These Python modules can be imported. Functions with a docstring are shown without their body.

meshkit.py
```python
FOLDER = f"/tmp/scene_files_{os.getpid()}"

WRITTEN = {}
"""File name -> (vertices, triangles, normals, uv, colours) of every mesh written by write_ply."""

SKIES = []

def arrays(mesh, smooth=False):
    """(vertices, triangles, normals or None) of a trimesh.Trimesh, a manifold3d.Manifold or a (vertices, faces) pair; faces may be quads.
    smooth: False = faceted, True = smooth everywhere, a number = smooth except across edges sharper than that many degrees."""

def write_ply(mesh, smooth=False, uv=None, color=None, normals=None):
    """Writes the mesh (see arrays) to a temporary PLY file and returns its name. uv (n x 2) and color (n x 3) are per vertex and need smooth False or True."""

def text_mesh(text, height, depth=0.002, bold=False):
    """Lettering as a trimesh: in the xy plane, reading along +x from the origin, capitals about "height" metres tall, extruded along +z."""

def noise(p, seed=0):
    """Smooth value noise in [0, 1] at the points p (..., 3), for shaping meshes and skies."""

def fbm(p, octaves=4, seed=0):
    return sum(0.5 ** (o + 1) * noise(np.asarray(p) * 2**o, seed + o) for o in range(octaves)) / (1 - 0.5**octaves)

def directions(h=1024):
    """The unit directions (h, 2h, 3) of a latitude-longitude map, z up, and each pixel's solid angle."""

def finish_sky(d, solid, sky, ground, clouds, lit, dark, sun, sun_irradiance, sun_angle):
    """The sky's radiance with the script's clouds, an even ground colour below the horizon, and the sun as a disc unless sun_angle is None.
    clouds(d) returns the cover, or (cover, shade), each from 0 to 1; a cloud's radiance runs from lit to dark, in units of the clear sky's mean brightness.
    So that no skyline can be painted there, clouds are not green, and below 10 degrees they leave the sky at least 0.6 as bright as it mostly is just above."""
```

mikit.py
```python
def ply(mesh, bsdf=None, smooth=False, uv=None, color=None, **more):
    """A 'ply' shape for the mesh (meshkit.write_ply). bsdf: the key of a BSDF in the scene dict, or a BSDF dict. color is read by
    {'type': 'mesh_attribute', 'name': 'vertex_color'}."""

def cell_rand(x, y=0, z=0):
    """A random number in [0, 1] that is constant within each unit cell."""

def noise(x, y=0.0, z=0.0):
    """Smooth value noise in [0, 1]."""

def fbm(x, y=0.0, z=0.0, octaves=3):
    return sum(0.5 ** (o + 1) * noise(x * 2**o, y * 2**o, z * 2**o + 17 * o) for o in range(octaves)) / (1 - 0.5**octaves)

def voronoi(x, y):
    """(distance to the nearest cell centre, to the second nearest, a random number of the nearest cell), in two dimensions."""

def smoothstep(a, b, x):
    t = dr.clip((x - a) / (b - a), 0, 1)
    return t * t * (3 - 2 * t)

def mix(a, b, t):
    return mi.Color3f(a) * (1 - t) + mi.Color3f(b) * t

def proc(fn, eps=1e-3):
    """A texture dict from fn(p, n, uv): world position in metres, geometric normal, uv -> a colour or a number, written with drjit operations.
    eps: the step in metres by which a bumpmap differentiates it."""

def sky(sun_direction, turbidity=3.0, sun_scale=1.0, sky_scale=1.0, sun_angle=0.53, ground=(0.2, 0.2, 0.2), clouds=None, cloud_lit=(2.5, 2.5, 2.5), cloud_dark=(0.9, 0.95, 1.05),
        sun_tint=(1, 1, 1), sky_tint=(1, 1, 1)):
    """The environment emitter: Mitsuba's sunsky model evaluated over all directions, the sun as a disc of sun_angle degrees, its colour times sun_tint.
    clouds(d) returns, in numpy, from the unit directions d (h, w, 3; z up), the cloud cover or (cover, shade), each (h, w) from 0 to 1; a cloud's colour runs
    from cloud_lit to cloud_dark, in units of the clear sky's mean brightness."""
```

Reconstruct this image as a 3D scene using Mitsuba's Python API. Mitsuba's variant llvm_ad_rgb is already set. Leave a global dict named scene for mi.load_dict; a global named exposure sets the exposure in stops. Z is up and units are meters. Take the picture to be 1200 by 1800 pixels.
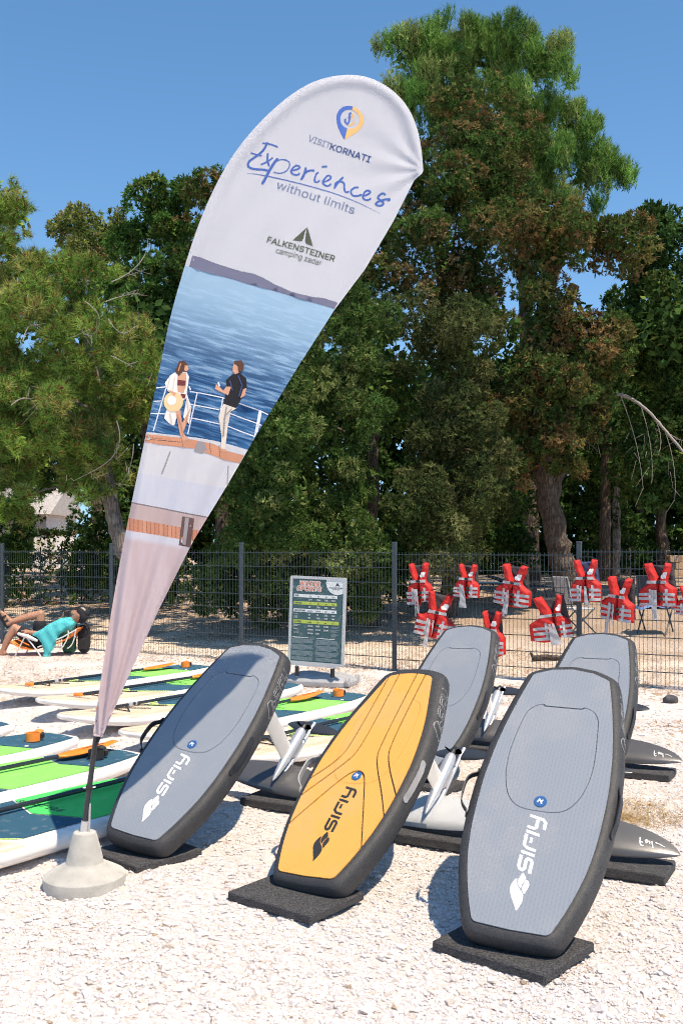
import math
import numpy as np
import trimesh
import drjit as dr
import mitsuba as mi
import mikit
import meshkit
from mikit import noise, fbm, voronoi, smoothstep, mix, proc, cell_rand
from scipy.spatial import Delaunay
from shapely.geometry import Polygon, LineString, Point, MultiPolygon, box
from shapely.ops import unary_union
import shapely
import manifold3d as m3

T = mi.ScalarTransform4f
scene, labels = {}, {}

# ---------------------------------------------------------------- camera, sky, exposure
EYE, FOC = 1.62, 1750.0                      # eye height; focal length for a sheet 1200 units wide
scene['camera'] = {'type': 'perspective', 'fov': 2 * math.degrees(math.atan(600 / FOC)), 'fov_axis': 'x',
                   'principal_point_offset_y': -65 / 1800, 'near_clip': 0.1, 'far_clip': 3000.0,
                   'to_world': T().look_at(origin=[0, 0, EYE], target=[0, 1, EYE], up=[0, 0, 1])}
AZ, EL = math.radians(41.4), math.radians(62.5)   # the sun stands behind the camera, to the right
SUN = np.array([math.sin(AZ) * math.cos(EL), -math.cos(AZ) * math.cos(EL), math.sin(EL)])
scene['daylight'] = mikit.sky(SUN.tolist(), turbidity=3.0, sky_scale=1.0, sky_tint=(0.78, 1.02, 1.12), ground=(0.42, 0.38, 0.34))
exposure = 1.9


# ---------------------------------------------------------------- helpers
def key(name, parent=None):
    k = base = (parent + '__' + name) if parent else name
    i = 0
    while k in scene or k in labels or any_child(k):
        i += 1
        k = f'{base}_{i:03d}'
    KEYS.add(k)
    return k


KEYS = set()


def any_child(k):
    return k in KEYS


def tag(k, label=None, cat=None, group=None, kind=None):
    d = labels.setdefault(k, {})
    for a, b in (('label', label), ('category', cat), ('group', group), ('kind', kind)):
        if b:
            d[a] = b
    return k


def thing(name, label, cat, group=None):
    return tag(key(name), label, cat, group)


def add(name, mesh, bsdf, parent=None, smooth=False, uv=None, color=None, to=None, **lab):
    k = key(name, parent)
    d = mesh if isinstance(mesh, dict) else mikit.ply(mesh, bsdf, smooth=smooth, uv=uv, color=color)
    d = dict(d)
    if isinstance(mesh, dict) and bsdf:
        d['bsdf'] = {'type': 'ref', 'id': bsdf}
    if to is not None:
        d['to_world'] = T(to.tolist() if hasattr(to, 'tolist') else to)
    scene[k] = d
    if lab:
        tag(k, **lab)
    return k


def mat(name, col, rough=0.5, two=False, bump=None, **kw):
    c = proc(col) if callable(col) else {'type': 'rgb', 'value': list(col)}
    b = {'type': 'principled', 'base_color': c, 'roughness': rough, **kw}
    if bump:
        fn, eps, sc = bump
        b = {'type': 'bumpmap', 'arbitrary': proc(fn, eps), 'scale': sc, 'bsdf': b}
    if two:
        b = {'type': 'twosided', 'bsdf': b}
    scene[name] = b
    return name


def gz(x, y):
    """Height of the terrain: flat shore, a low rise beyond the fence."""
    x, y = np.asarray(x, float), np.asarray(y, float)
    s = (y - (13.3 - 0.583 * (x - 0.707))) * 0.864
    t = np.clip((s - 1) / 11, 0, 1)
    return 0.7 * t * t * (3 - 2 * t)


def at(px, py, Y):
    """The point at depth Y on the line of sight (px, py) of a 1200 x 1800 sheet."""
    return np.array([(px - 600) / FOC * Y, Y, EYE - (py - 965) / FOC * Y])


def on(px, py, z=0.0):
    Y = FOC * (EYE - z) / (py - 965)
    return np.array([(px - 600) / FOC * Y, Y, z])


def nrm(v):
    v = np.asarray(v, float)
    return v / np.maximum(np.linalg.norm(v, axis=-1, keepdims=True), 1e-12)


def frame(o, ex, ey, ez):
    m = np.eye(4)
    m[:3, 0], m[:3, 1], m[:3, 2], m[:3, 3] = ex, ey, ez, o
    return m


def move(mesh, m):
    mesh = mesh.copy()
    mesh.apply_transform(m)
    return mesh


def cat_(ms):
    return trimesh.util.concatenate(ms)


def tm(v, f):
    return trimesh.Trimesh(np.asarray(v, float), np.asarray(f, int), process=False)


def outward(m):
    """Faces turned so that a closed mesh's normals point out."""
    if m.volume < 0:
        m.invert()
    return m


def bx(sx, sy, sz, c=(0, 0, 0), bevel=0.0):
    """Box with bevelled edges."""
    if bevel <= 0:
        m = trimesh.creation.box((sx, sy, sz))
    else:
        b = bevel
        p = [[s * (sx / 2 - (b if a != 0 else 0)), t * (sy / 2 - (b if a != 1 else 0)), u * (sz / 2 - (b if a != 2 else 0))]
             for s in (-1, 1) for t in (-1, 1) for u in (-1, 1) for a in range(3)]
        m = trimesh.convex.convex_hull(np.array(p))
    m.apply_translation(c)
    return m


def tube(pts, r, n=8, cap=True):
    """Tube along a polyline, radius a number or one per point."""
    p = np.asarray(pts, float)
    r = np.broadcast_to(np.asarray(r, float), (len(p),))
    t = nrm(np.gradient(p, axis=0))
    a = np.cross(t[0], [0, 0, 1.0] if abs(t[0][2]) < 0.9 else [1.0, 0, 0])
    A = []
    for ti in t:
        a = nrm(a - ti * (a @ ti))
        A.append(a)
    A = np.array(A)
    B = np.cross(t, A)
    ang = np.arange(n) * 2 * np.pi / n
    v = p[:, None] + r[:, None, None] * (np.cos(ang)[None, :, None] * A[:, None] + np.sin(ang)[None, :, None] * B[:, None])
    v = v.reshape(-1, 3)
    f = []
    for i in range(len(p) - 1):
        for j in range(n):
            q = (i * n + j, i * n + (j + 1) % n, (i + 1) * n + (j + 1) % n, (i + 1) * n + j)
            f += [(q[0], q[1], q[2]), (q[0], q[2], q[3])]
    if cap:
        k = len(v)
        v = np.vstack([v, p[:1], p[-1:]])
        for j in range(n):
            f += [(k, (j + 1) % n, j), (k + 1, (len(p) - 1) * n + j, (len(p) - 1) * n + (j + 1) % n)]
    return outward(tm(v, f)) if cap else tm(v, f)


def loft(rings, cap=True, closed=True):
    """Rings (k, n, 3) joined; caps as fans about their centres."""
    R = np.asarray(rings, float)
    k, n = R.shape[:2]
    v = R.reshape(-1, 3)
    f = []
    for i in range(k - 1):
        for j in range(n if closed else n - 1):
            a, b, c, d = i * n + j, i * n + (j + 1) % n, (i + 1) * n + (j + 1) % n, (i + 1) * n + j
            f += [(a, b, c), (a, c, d)]
    if cap:
        m = len(v)
        v = np.vstack([v, R[0].mean(0), R[-1].mean(0)])
        for j in range(n):
            f += [(m, (j + 1) % n, j), (m + 1, (k - 1) * n + j, (k - 1) * n + (j + 1) % n)]
    return outward(tm(v, f)) if cap and closed else tm(v, f)


def lathe(prof, n=32):
    """Profile of (r, z) turned about z."""
    a = np.arange(n) * 2 * np.pi / n
    return loft([[(r * math.cos(t), r * math.sin(t), z) for t in a] for r, z in prof])


def polys(g):
    return [g] if g.geom_type == 'Polygon' else [x for x in getattr(g, 'geoms', []) if x.geom_type == 'Polygon']


def flat(poly, res):
    """Triangulated polygon with interior points: (points 2D, triangles)."""
    out_v, out_f, o = [], [], 0
    for p in polys(poly):
        q = p.segmentize(res)
        P = [np.array(q.exterior.coords)[:-1]] + [np.array(r.coords)[:-1] for r in q.interiors]
        P = np.vstack(P)
        x0, y0, x1, y1 = p.bounds
        gx, gy = np.meshgrid(np.arange(x0, x1, res), np.arange(y0, y1, res))
        G = np.stack([gx.ravel() + (np.arange(gx.size) // gx.shape[1] % 2) * res / 2, gy.ravel()], 1)
        if len(G):
            G = G[shapely.contains_xy(p.buffer(-res * 0.45), G[:, 0], G[:, 1])] if not p.buffer(-res * 0.45).is_empty else G[:0]
        P = np.vstack([P, G]) if len(G) else P
        P = np.unique(P.round(6), axis=0)
        tri = Delaunay(P).simplices
        c = P[tri].mean(1)
        tri = tri[shapely.contains_xy(p.buffer(1e-5), c[:, 0], c[:, 1])]
        e1, e2 = P[tri[:, 1]] - P[tri[:, 0]], P[tri[:, 2]] - P[tri[:, 0]]
        area = e1[:, 0] * e2[:, 1] - e1[:, 1] * e2[:, 0]
        tri = np.where((area < 0)[:, None], tri[:, ::-1], tri)[np.abs(area) > 1e-12]
        out_v.append(P)
        out_f.append(tri + o)
        o += len(P)
    if not out_v:
        return np.zeros((0, 2)), np.zeros((0, 3), int)
    return np.vstack(out_v), np.vstack(out_f)


def slab(poly, thick, res=0.03, puff=0.0, both=True):
    """Closed slab over the polygon (z 0..thick); puff: width in which its edge swells to full thickness."""
    P, f = flat(poly, res)
    ring = unary_union([x.boundary for x in polys(poly)])
    d = shapely.distance(shapely.points(P), ring)
    h = thick * (np.clip(d / puff, 0, 1) * (2 - np.clip(d / puff, 0, 1))) ** 0.5 if puff > 0 else np.full(len(P), thick)
    if puff > 0:
        h = np.maximum(h, 0.15 * thick)
    n = len(P)
    top, bot = np.c_[P, h], np.c_[P, np.zeros(n)]
    F = [f, f[:, ::-1] + n]
    e = np.sort(np.vstack([f[:, [0, 1]], f[:, [1, 2]], f[:, [2, 0]]]), axis=1)
    d_e = np.vstack([f[:, [0, 1]], f[:, [1, 2]], f[:, [2, 0]]])
    _, idx, cnt = np.unique(e, axis=0, return_index=True, return_counts=True)
    b = d_e[idx[cnt == 1]]
    F += [np.c_[b[:, 1], b[:, 0], b[:, 0] + n], np.c_[b[:, 1], b[:, 0] + n, b[:, 1] + n]]
    return outward(tm(np.vstack([top, bot]), np.vstack(F)))


def warp(mesh, fn):
    mesh = mesh.copy()
    mesh.vertices = fn(np.array(mesh.vertices))
    return mesh


def curve(pts, n=60):
    """Smooth curve through the points."""
    from scipy.interpolate import PchipInterpolator, CubicSpline
    p = np.asarray(pts, float)
    s = np.r_[0, np.cumsum(np.linalg.norm(np.diff(p, axis=0), axis=1))]
    return CubicSpline(s, p, axis=0)(np.linspace(0, s[-1], n))


def body(joints, bones, res=0.02, smooth=4):
    """One continuous figure: hulls of the spheres at each bone's two joints, joined and smoothed."""
    def ball(j):
        p, r = joints[j]
        return m3.Manifold.sphere(r, 20).translate(list(map(float, p)))
    total = m3.Manifold()
    for a, b in bones:
        total += m3.Manifold.batch_hull([ball(a), ball(b)])
    total = total.refine_to_length(res)
    m = total.to_mesh()
    out = trimesh.Trimesh(m.vert_properties[:, :3], m.tri_verts, process=True)
    trimesh.smoothing.filter_taubin(out, iterations=smooth)
    return out


def text(s, height, bold=False, width=None):
    """Lettering in the xy plane from the origin, scaled to a width if given."""
    m = meshkit.text_mesh(s, height, 0.001, bold)
    if width:
        v = np.array(m.vertices)
        v[:, 0] = (v[:, 0] - v[:, 0].min()) * width / np.ptp(v[:, 0])
        m.vertices = v
    return m


def vnoise(p, f, seed=0):
    return meshkit.noise(np.asarray(p) * f + seed * 17.31)

# ---------------------------------------------------------------- ground and gravel
def ground_colour(p, n, uv):
    d1, d2, r = voronoi(p.x * 34 + 3 * noise(p.x * 9, p.y * 9), p.y * 34)
    stone = mix((0.52, 0.47, 0.44), (0.65, 0.605, 0.585), smoothstep(0.05, 0.8, r))
    soil = mix((0.46, 0.40, 0.35), (0.62, 0.55, 0.49), fbm(p.x * 9, p.y * 9, 0.0, 3))
    near = mix(soil, stone, smoothstep(0.02, 0.2, d2 - d1))
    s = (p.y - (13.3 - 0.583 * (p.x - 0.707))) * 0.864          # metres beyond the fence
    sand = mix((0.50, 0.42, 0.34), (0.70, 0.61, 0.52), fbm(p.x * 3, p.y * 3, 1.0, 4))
    bits = smoothstep(0.55, 0.75, noise(p.x * 42, p.y * 16, 4.0))
    litter = smoothstep(0.50, 0.66, fbm(p.x * 0.8, p.y * 0.8, 7.0, 3)) * bits * smoothstep(-7.0, -3.0, s)
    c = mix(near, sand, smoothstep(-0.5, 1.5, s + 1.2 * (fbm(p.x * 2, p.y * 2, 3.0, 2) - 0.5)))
    c = mix(c, (0.30, 0.19, 0.10), litter * 0.75)
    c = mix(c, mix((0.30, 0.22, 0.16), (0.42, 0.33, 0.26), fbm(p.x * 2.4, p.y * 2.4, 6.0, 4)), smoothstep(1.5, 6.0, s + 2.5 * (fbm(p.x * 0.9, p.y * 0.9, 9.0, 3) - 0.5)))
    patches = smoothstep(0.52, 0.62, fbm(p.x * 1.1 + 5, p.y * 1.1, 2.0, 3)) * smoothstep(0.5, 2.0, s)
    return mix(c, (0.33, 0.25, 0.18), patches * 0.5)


def ground_bump(p, n, uv):
    d1, d2, r = voronoi(p.x * 34 + 3 * noise(p.x * 9, p.y * 9), p.y * 34)
    return smoothstep(0.0, 0.35, d2 - d1) * (0.4 + 0.6 * r)


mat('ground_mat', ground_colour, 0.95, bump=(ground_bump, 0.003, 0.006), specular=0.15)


def axis(lo, hi, fine_lo, fine_hi, step, grow=1.09):
    a = list(np.arange(fine_lo, fine_hi, step))
    s, x = step, fine_hi
    while x < hi:
        a.append(x); s *= grow; x += s
    a.append(hi)
    s, x = step * grow, fine_lo - step * grow
    while x > lo:
        a.insert(0, x); s *= grow; x -= s
    a.insert(0, lo)
    return np.array(a)


gx, gy = axis(-1800, 1800, -2.8, 3.0, 0.045), axis(-1800, 2200, 3.0, 9.0, 0.045)
GX, GY = np.meshgrid(gx, gy)
GP = np.stack([GX, GY, 0 * GX], -1)


def lumps(P):
    fade = np.clip(1.6 - np.abs(P[..., 1] - 7) / 16, 0, 1) * np.clip(1.6 - np.abs(P[..., 0]) / 12, 0, 1)
    return fade * (0.016 * (meshkit.noise(P * 13) - 0.5) + 0.012 * (meshkit.noise(P * 31 + 9) - 0.5) + 0.03 * (meshkit.noise(P * 2.2 + 4) - 0.5))


GZ = gz(GX, GY) + lumps(GP) - 0.012
i, j = np.meshgrid(np.arange(len(gy) - 1), np.arange(len(gx) - 1), indexing='ij')
w_ = len(gx)
q = np.stack([i * w_ + j, i * w_ + j + 1, (i + 1) * w_ + j + 1, (i + 1) * w_ + j], -1).reshape(-1, 4)
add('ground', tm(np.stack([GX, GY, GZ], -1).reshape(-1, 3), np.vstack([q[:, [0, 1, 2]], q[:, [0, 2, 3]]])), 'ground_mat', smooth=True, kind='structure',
    label='white crushed limestone gravel shore turning to sandy soil under the trees')

# crushed stones: angular eight-cornered chips lying on the sheet
scene['stone_mat'] = {'type': 'principled', 'base_color': {'type': 'mesh_attribute', 'name': 'vertex_color'}, 'roughness': 0.9, 'specular': 0.15}
rng = np.random.default_rng(11)
shapes = []
for k in range(24):
    v = np.array([[a, b, c] for a in (-1, 1) for b in (-1, 1) for c in (-1, 1)], float) * rng.uniform(0.55, 1.0, (8, 3)) * rng.uniform(0.6, 1.15, 3)
    h = trimesh.convex.convex_hull(v)
    if len(h.vertices) == 8 and len(h.faces) == 12:
        shapes.append((np.array(h.vertices), np.array(h.faces)))


def scatter_stones(n, y0, y1, size, seed):
    r = np.random.default_rng(seed)
    Y = 1 / np.sqrt(r.uniform(1 / y1 ** 2, 1 / y0 ** 2, n))
    X = r.uniform(-1, 1, n) * (0.36 * Y + 0.25)
    S = size * np.exp(r.normal(0, 0.33, n))
    Q = nrm(r.normal(size=(n, 4)))
    w, x, y, z = Q.T
    R = np.stack([np.stack([1 - 2 * (y * y + z * z), 2 * (x * y - w * z), 2 * (x * z + w * y)], -1),
                  np.stack([2 * (x * y + w * z), 1 - 2 * (x * x + z * z), 2 * (y * z - w * x)], -1),
                  np.stack([2 * (x * z - w * y), 2 * (y * z + w * x), 1 - 2 * (x * x + y * y)], -1)], 1)
    P = np.c_[X, Y, 0 * X]
    P[:, 2] = gz(X, Y) + lumps(P) - 0.012 + 0.07 * S
    tone = r.uniform(0, 1, n)
    col = np.where((tone < 0.008)[:, None], [0.36, 0.28, 0.21], np.where((tone < 0.07)[:, None], [0.56, 0.50, 0.45], [0.655, 0.615, 0.605])) * r.uniform(0.88, 1.06, (n, 1))
    V, Fc, C, o = [], [], [], 0
    for k, (v, f) in enumerate(shapes):
        m = np.arange(k, n, len(shapes))
        vs = np.einsum('nij,vj->nvi', R[m], v) * (S[m] / 2)[:, None, None] * [1, 1, 0.55] + P[m][:, None]
        V.append(vs.reshape(-1, 3))
        Fc.append((f[None] + (np.arange(len(m)) * 8)[:, None, None]).reshape(-1, 3) + o)
        C.append(np.repeat(np.clip(col[m], 0, 0.85), 8, axis=0))
        o += len(m) * 8
    return np.vstack(V), np.vstack(Fc), np.vstack(C)


a = [scatter_stones(46000, 3.2, 7.5, 0.0138, 1), scatter_stones(3500, 3.2, 9.0, 0.021, 2), scatter_stones(7000, 7.3, 14.0, 0.020, 3)]
o = np.cumsum([0] + [len(x[0]) for x in a])
add('gravel', tm(np.vstack([x[0] for x in a]), np.vstack([x[1] + k for x, k in zip(a, o)])), 'stone_mat', color=np.vstack([x[2] for x in a]), kind='stuff',
    label='loose white crushed stone chips covering the shore')

# ---------------------------------------------------------------- trees
for _nm, _r in (('leaf_mat', 0.5), ('needle_mat', 0.55)):       # leaves and needles let some light through
    scene[_nm] = {'type': 'principledthin', 'base_color': {'type': 'mesh_attribute', 'name': 'vertex_color'}, 'roughness': _r, 'diff_trans': 0.5, 'eta': 1.4}


def furrows(p, f):
    w = noise(p.x * 5, p.y * 5, p.z * 1.5) * 1.6
    a = dr.abs(noise(p.x * 24 * f + w, p.y * 24 * f, p.z * 3.4 * f + w) - 0.5) * 2
    b = dr.abs(noise(p.x * 52 * f, p.y * 52 * f + w, p.z * 9 * f) - 0.5) * 2
    return smoothstep(0.02, 0.5, a) * 0.65 + smoothstep(0.0, 0.6, b) * 0.35


def bark_fn(lo, hi, f):
    def fn(p, n, uv):
        return mix(lo, hi, furrows(p, f)) * (0.8 + 0.4 * fbm(p.x * 3, p.y * 3, p.z * 2, 3))
    return fn


def bark_bump(p, n, uv):
    return furrows(p, 1.4)


mat('bark_mat', bark_fn((0.075, 0.058, 0.046), (0.20, 0.16, 0.13), 1.4), 0.95, bump=(bark_bump, 0.01, 0.05), specular=0.1)
mat('pale_bark_mat', bark_fn((0.13, 0.11, 0.095), (0.34, 0.295, 0.26), 1.4), 0.95, bump=(bark_bump, 0.01, 0.03), specular=0.1)
mat('twig_mat', (0.36, 0.32, 0.29), 0.95, specular=0.1)


def perp(D, r):
    a = nrm(np.cross(D, r.normal(size=D.shape)))
    return a, np.cross(D, a)


def rosettes(P, D, k, L, W, lo, hi, cols, r, stem=0.5, K=None):
    """k leaves round each twig tip P pointing along D; folded diamonds of two triangles. Returns V, F, C."""
    n = len(P)
    P, D = np.repeat(P, k, 0), np.repeat(D, k, 0)
    a, b = perp(D, r)
    th, ph = r.uniform(lo, hi, n * k), r.uniform(0, 2 * np.pi, n * k)
    side = np.cos(ph)[:, None] * a + np.sin(ph)[:, None] * b
    X = nrm(D * np.cos(th)[:, None] + side * np.sin(th)[:, None])
    B = P - D * (r.uniform(0, stem, n * k) * L)[:, None]
    l = (L * r.uniform(0.65, 1.25, n * k))[:, None]
    S = nrm(np.cross(X, D + 0.3 * r.normal(size=D.shape))) * (W * r.uniform(0.7, 1.2, n * k))[:, None] / 2
    N = np.cross(S, X)
    mid = B + X * l * 0.45 + nrm(N) * l * 0.05
    V = np.stack([B, mid - S, B + X * l, mid + S], 1).reshape(-1, 3)
    i = np.arange(n * k) * 4
    F = np.vstack([np.c_[i, i + 1, i + 2], np.c_[i, i + 2, i + 3]])
    return V, F, leaf_colours(n, k, cols, r, 4, K)


def leaf_colours(n, k, cols, r, rep, K=None):
    """cols: (weight, rgb). Twigs of one tuft (K) mostly share a colour; each leaf varies a little about it."""
    w = np.array([c[0] for c in cols]); w = w / w.sum()
    pick = r.choice(len(cols), n, p=w)
    tone = np.exp(r.normal(0, 0.14, n))
    if K is not None:
        kp, kt = r.choice(len(cols), K.max() + 1, p=w), np.exp(r.normal(0, 0.16, K.max() + 1))
        pick = np.where(r.uniform(size=n) < 0.72, kp[K], pick)
        tone = tone * kt[K]
    base = np.array([c[1] for c in cols])[pick] * tone[:, None]
    c = np.repeat(base, k, 0) * np.exp(r.normal(0, 0.13, (n * k, 1)))
    return np.repeat(np.clip(c, 0, 0.6), rep, 0)


def needles(P, D, k, L, W, lo, hi, cols, r, stem=0.35, bud=None, K=None):
    """k needles round each shoot, one slim triangle each."""
    n = len(P)
    P0, D0 = P, D
    P, D = np.repeat(P, k, 0), np.repeat(D, k, 0)
    a, b = perp(D, r)
    th, ph = r.uniform(lo, hi, n * k), r.uniform(0, 2 * np.pi, n * k)
    X = nrm(D * np.cos(th)[:, None] + (np.cos(ph)[:, None] * a + np.sin(ph)[:, None] * b) * np.sin(th)[:, None])
    B = P - D * (r.uniform(0, stem, n * k))[:, None]
    S = nrm(np.cross(X, r.normal(size=X.shape))) * W / 2
    V = np.stack([B - S, B + S, B + X * (L * r.uniform(0.7, 1.15, n * k))[:, None]], 1).reshape(-1, 3)
    i = np.arange(n * k) * 3
    C = leaf_colours(n, k, cols, r, 3, K)
    F = np.c_[i, i + 1, i + 2]
    if bud:                                      # a brown bud at each shoot's tip
        m = 6
        Q, E = np.repeat(P0, m, 0), np.repeat(D0, m, 0)
        a, b = perp(E, r)
        X = nrm(E + 0.5 * a * r.normal(size=(len(Q), 1)))
        V2 = np.stack([Q - a * W * 1.3 - E * 0.02, Q + a * W * 1.3 - E * 0.02, Q + X * L * 0.42], 1).reshape(-1, 3)
        j = np.arange(len(Q)) * 3 + len(V)
        V, F, C = np.vstack([V, V2]), np.vstack([F, np.c_[j, j + 1, j + 2]]), np.vstack([C, np.repeat(np.tile(bud, (len(Q), 1)) * r.uniform(0.7, 1.3, (len(Q), 1)), 3, 0)])
    return V, F, C


def lobes(poly, Y0, depth, rpx, seed, back=0.6, bmax=None, gap=1.12):
    """Lobes filling a crown whose outline, seen from the shore, is the polygon: (centre, radius, is_front)."""
    r = np.random.default_rng(seed)
    g = Polygon(poly).buffer(0)
    inner = g.buffer(-rpx * 0.8)
    x0, y0, x1, y1 = g.bounds
    bm = bmax or min(x1 - x0, y1 - y0) * 0.4
    out = []
    for front in (1, 0):
        got = []
        for _ in range(4000):
            q = np.array([r.uniform(x0, x1), r.uniform(y0, y1)])
            if inner.contains(Point(q)) and all(np.hypot(*(q - s)) > rpx * (gap if front else 1.3) for s in got):
                got.append(q)
        for q in got:
            bulge = math.sqrt(min(1, g.boundary.distance(Point(q)) / bm))
            Y = Y0 - depth * bulge * r.uniform(0.25, 1.0) + depth * 0.3 if front else Y0 + depth * back * bulge * r.uniform(0.3, 1.1)
            out.append((at(q[0], q[1], Y), rpx * Y / FOC * r.uniform(0.7, 1.35), front))
    return out


def on_lobes(L, dens, r, thr=0.0, freq=2.2, front_only=0.35, squash=0.85, deep=0.3, m=11, sub=0.42):
    """Twig tips over the lobes: each lobe carries smaller tufts on its outside. Returns points, outward directions, tuft numbers."""
    P, D, K, k = [], [], [], 0
    for c, R, fr in L:
        for _ in range(m if fr else m // 2):
            e = nrm(r.normal(size=3) + [0, -0.35, 0.35])
            cc = c + e * R * r.uniform(0.55, 0.95)
            rr = R * sub * r.uniform(0.6, 1.35)
            n = max(3, int(dens * rr * rr * (1 if fr else 0.45)))
            d = nrm(r.normal(size=(n, 3)) + 0.35 * e)
            keep = (d[:, 1] < 0.4) | (r.uniform(size=n) < front_only)
            d = d[keep]
            P.append(cc + d * [1, 1, squash] * rr * (1 - deep * r.uniform(0, 1, (len(d), 1)) ** 1.5)); D.append(d)
            K.append(np.full(len(d), k)); k += 1
    return np.vstack(P), np.vstack(D), np.concatenate(K)


def fill(L, k, size, cols, r):
    """Leaves inside the lobes that close the crown's depth."""
    P = np.vstack([c + nrm(r.normal(size=(k, 3))) * R * r.uniform(0.05, 0.55, (k, 1)) for c, R, fr in L])
    return rosettes(P, nrm(r.normal(size=P.shape)), 1, size, size * 0.7, 0.2, 1.5, cols, r)


def put(parts, name, bsdf, parent=None, **kw):
    o = np.cumsum([0] + [len(x[0]) for x in parts])
    return add(name, tm(np.vstack([x[0] for x in parts]), np.vstack([x[1] + k for x, k in zip(parts, o)])), bsdf, parent, color=np.vstack([x[2] for x in parts]), **kw)


def limb(pts, r0, r1, n=10, seed=0, wob=0.25):
    """A tapered, slightly gnarled limb through the points."""
    p = curve(pts, max(8, 6 * len(pts)))
    r = np.linspace(r0, r1, len(p))
    rr = np.random.default_rng(seed)
    p = p + rr.normal(size=p.shape) * r[:, None] * wob * 0.3
    return tube(p, r * (1 + 0.1 * rr.normal(size=len(p))), n)


def branches(trunk_pts, L, r, k, r0, seed):
    """Limbs from points of the trunk out to some of the lobes."""
    ms = []
    t = curve(trunk_pts, 30)
    pick = r.choice(len(L), min(k, len(L)), replace=False)
    for s in pick:
        c = L[s][0]
        low = t[t[:, 2] < c[2] + 0.3]
        b = (low if len(low) else t)[-1 if r.uniform() < 0.4 else r.integers(max(1, len(low) // 2), max(2, len(low)))] if len(low) > 1 else t[-1]
        m = (b + c) / 2 + [0, 0, 0.12 * np.linalg.norm(c - b)] + r.normal(size=3) * 0.1
        ms.append(limb([b, m, c], r0 * r.uniform(0.5, 1), 0.012, 6, int(r.integers(1e6))))
    return ms


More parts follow.
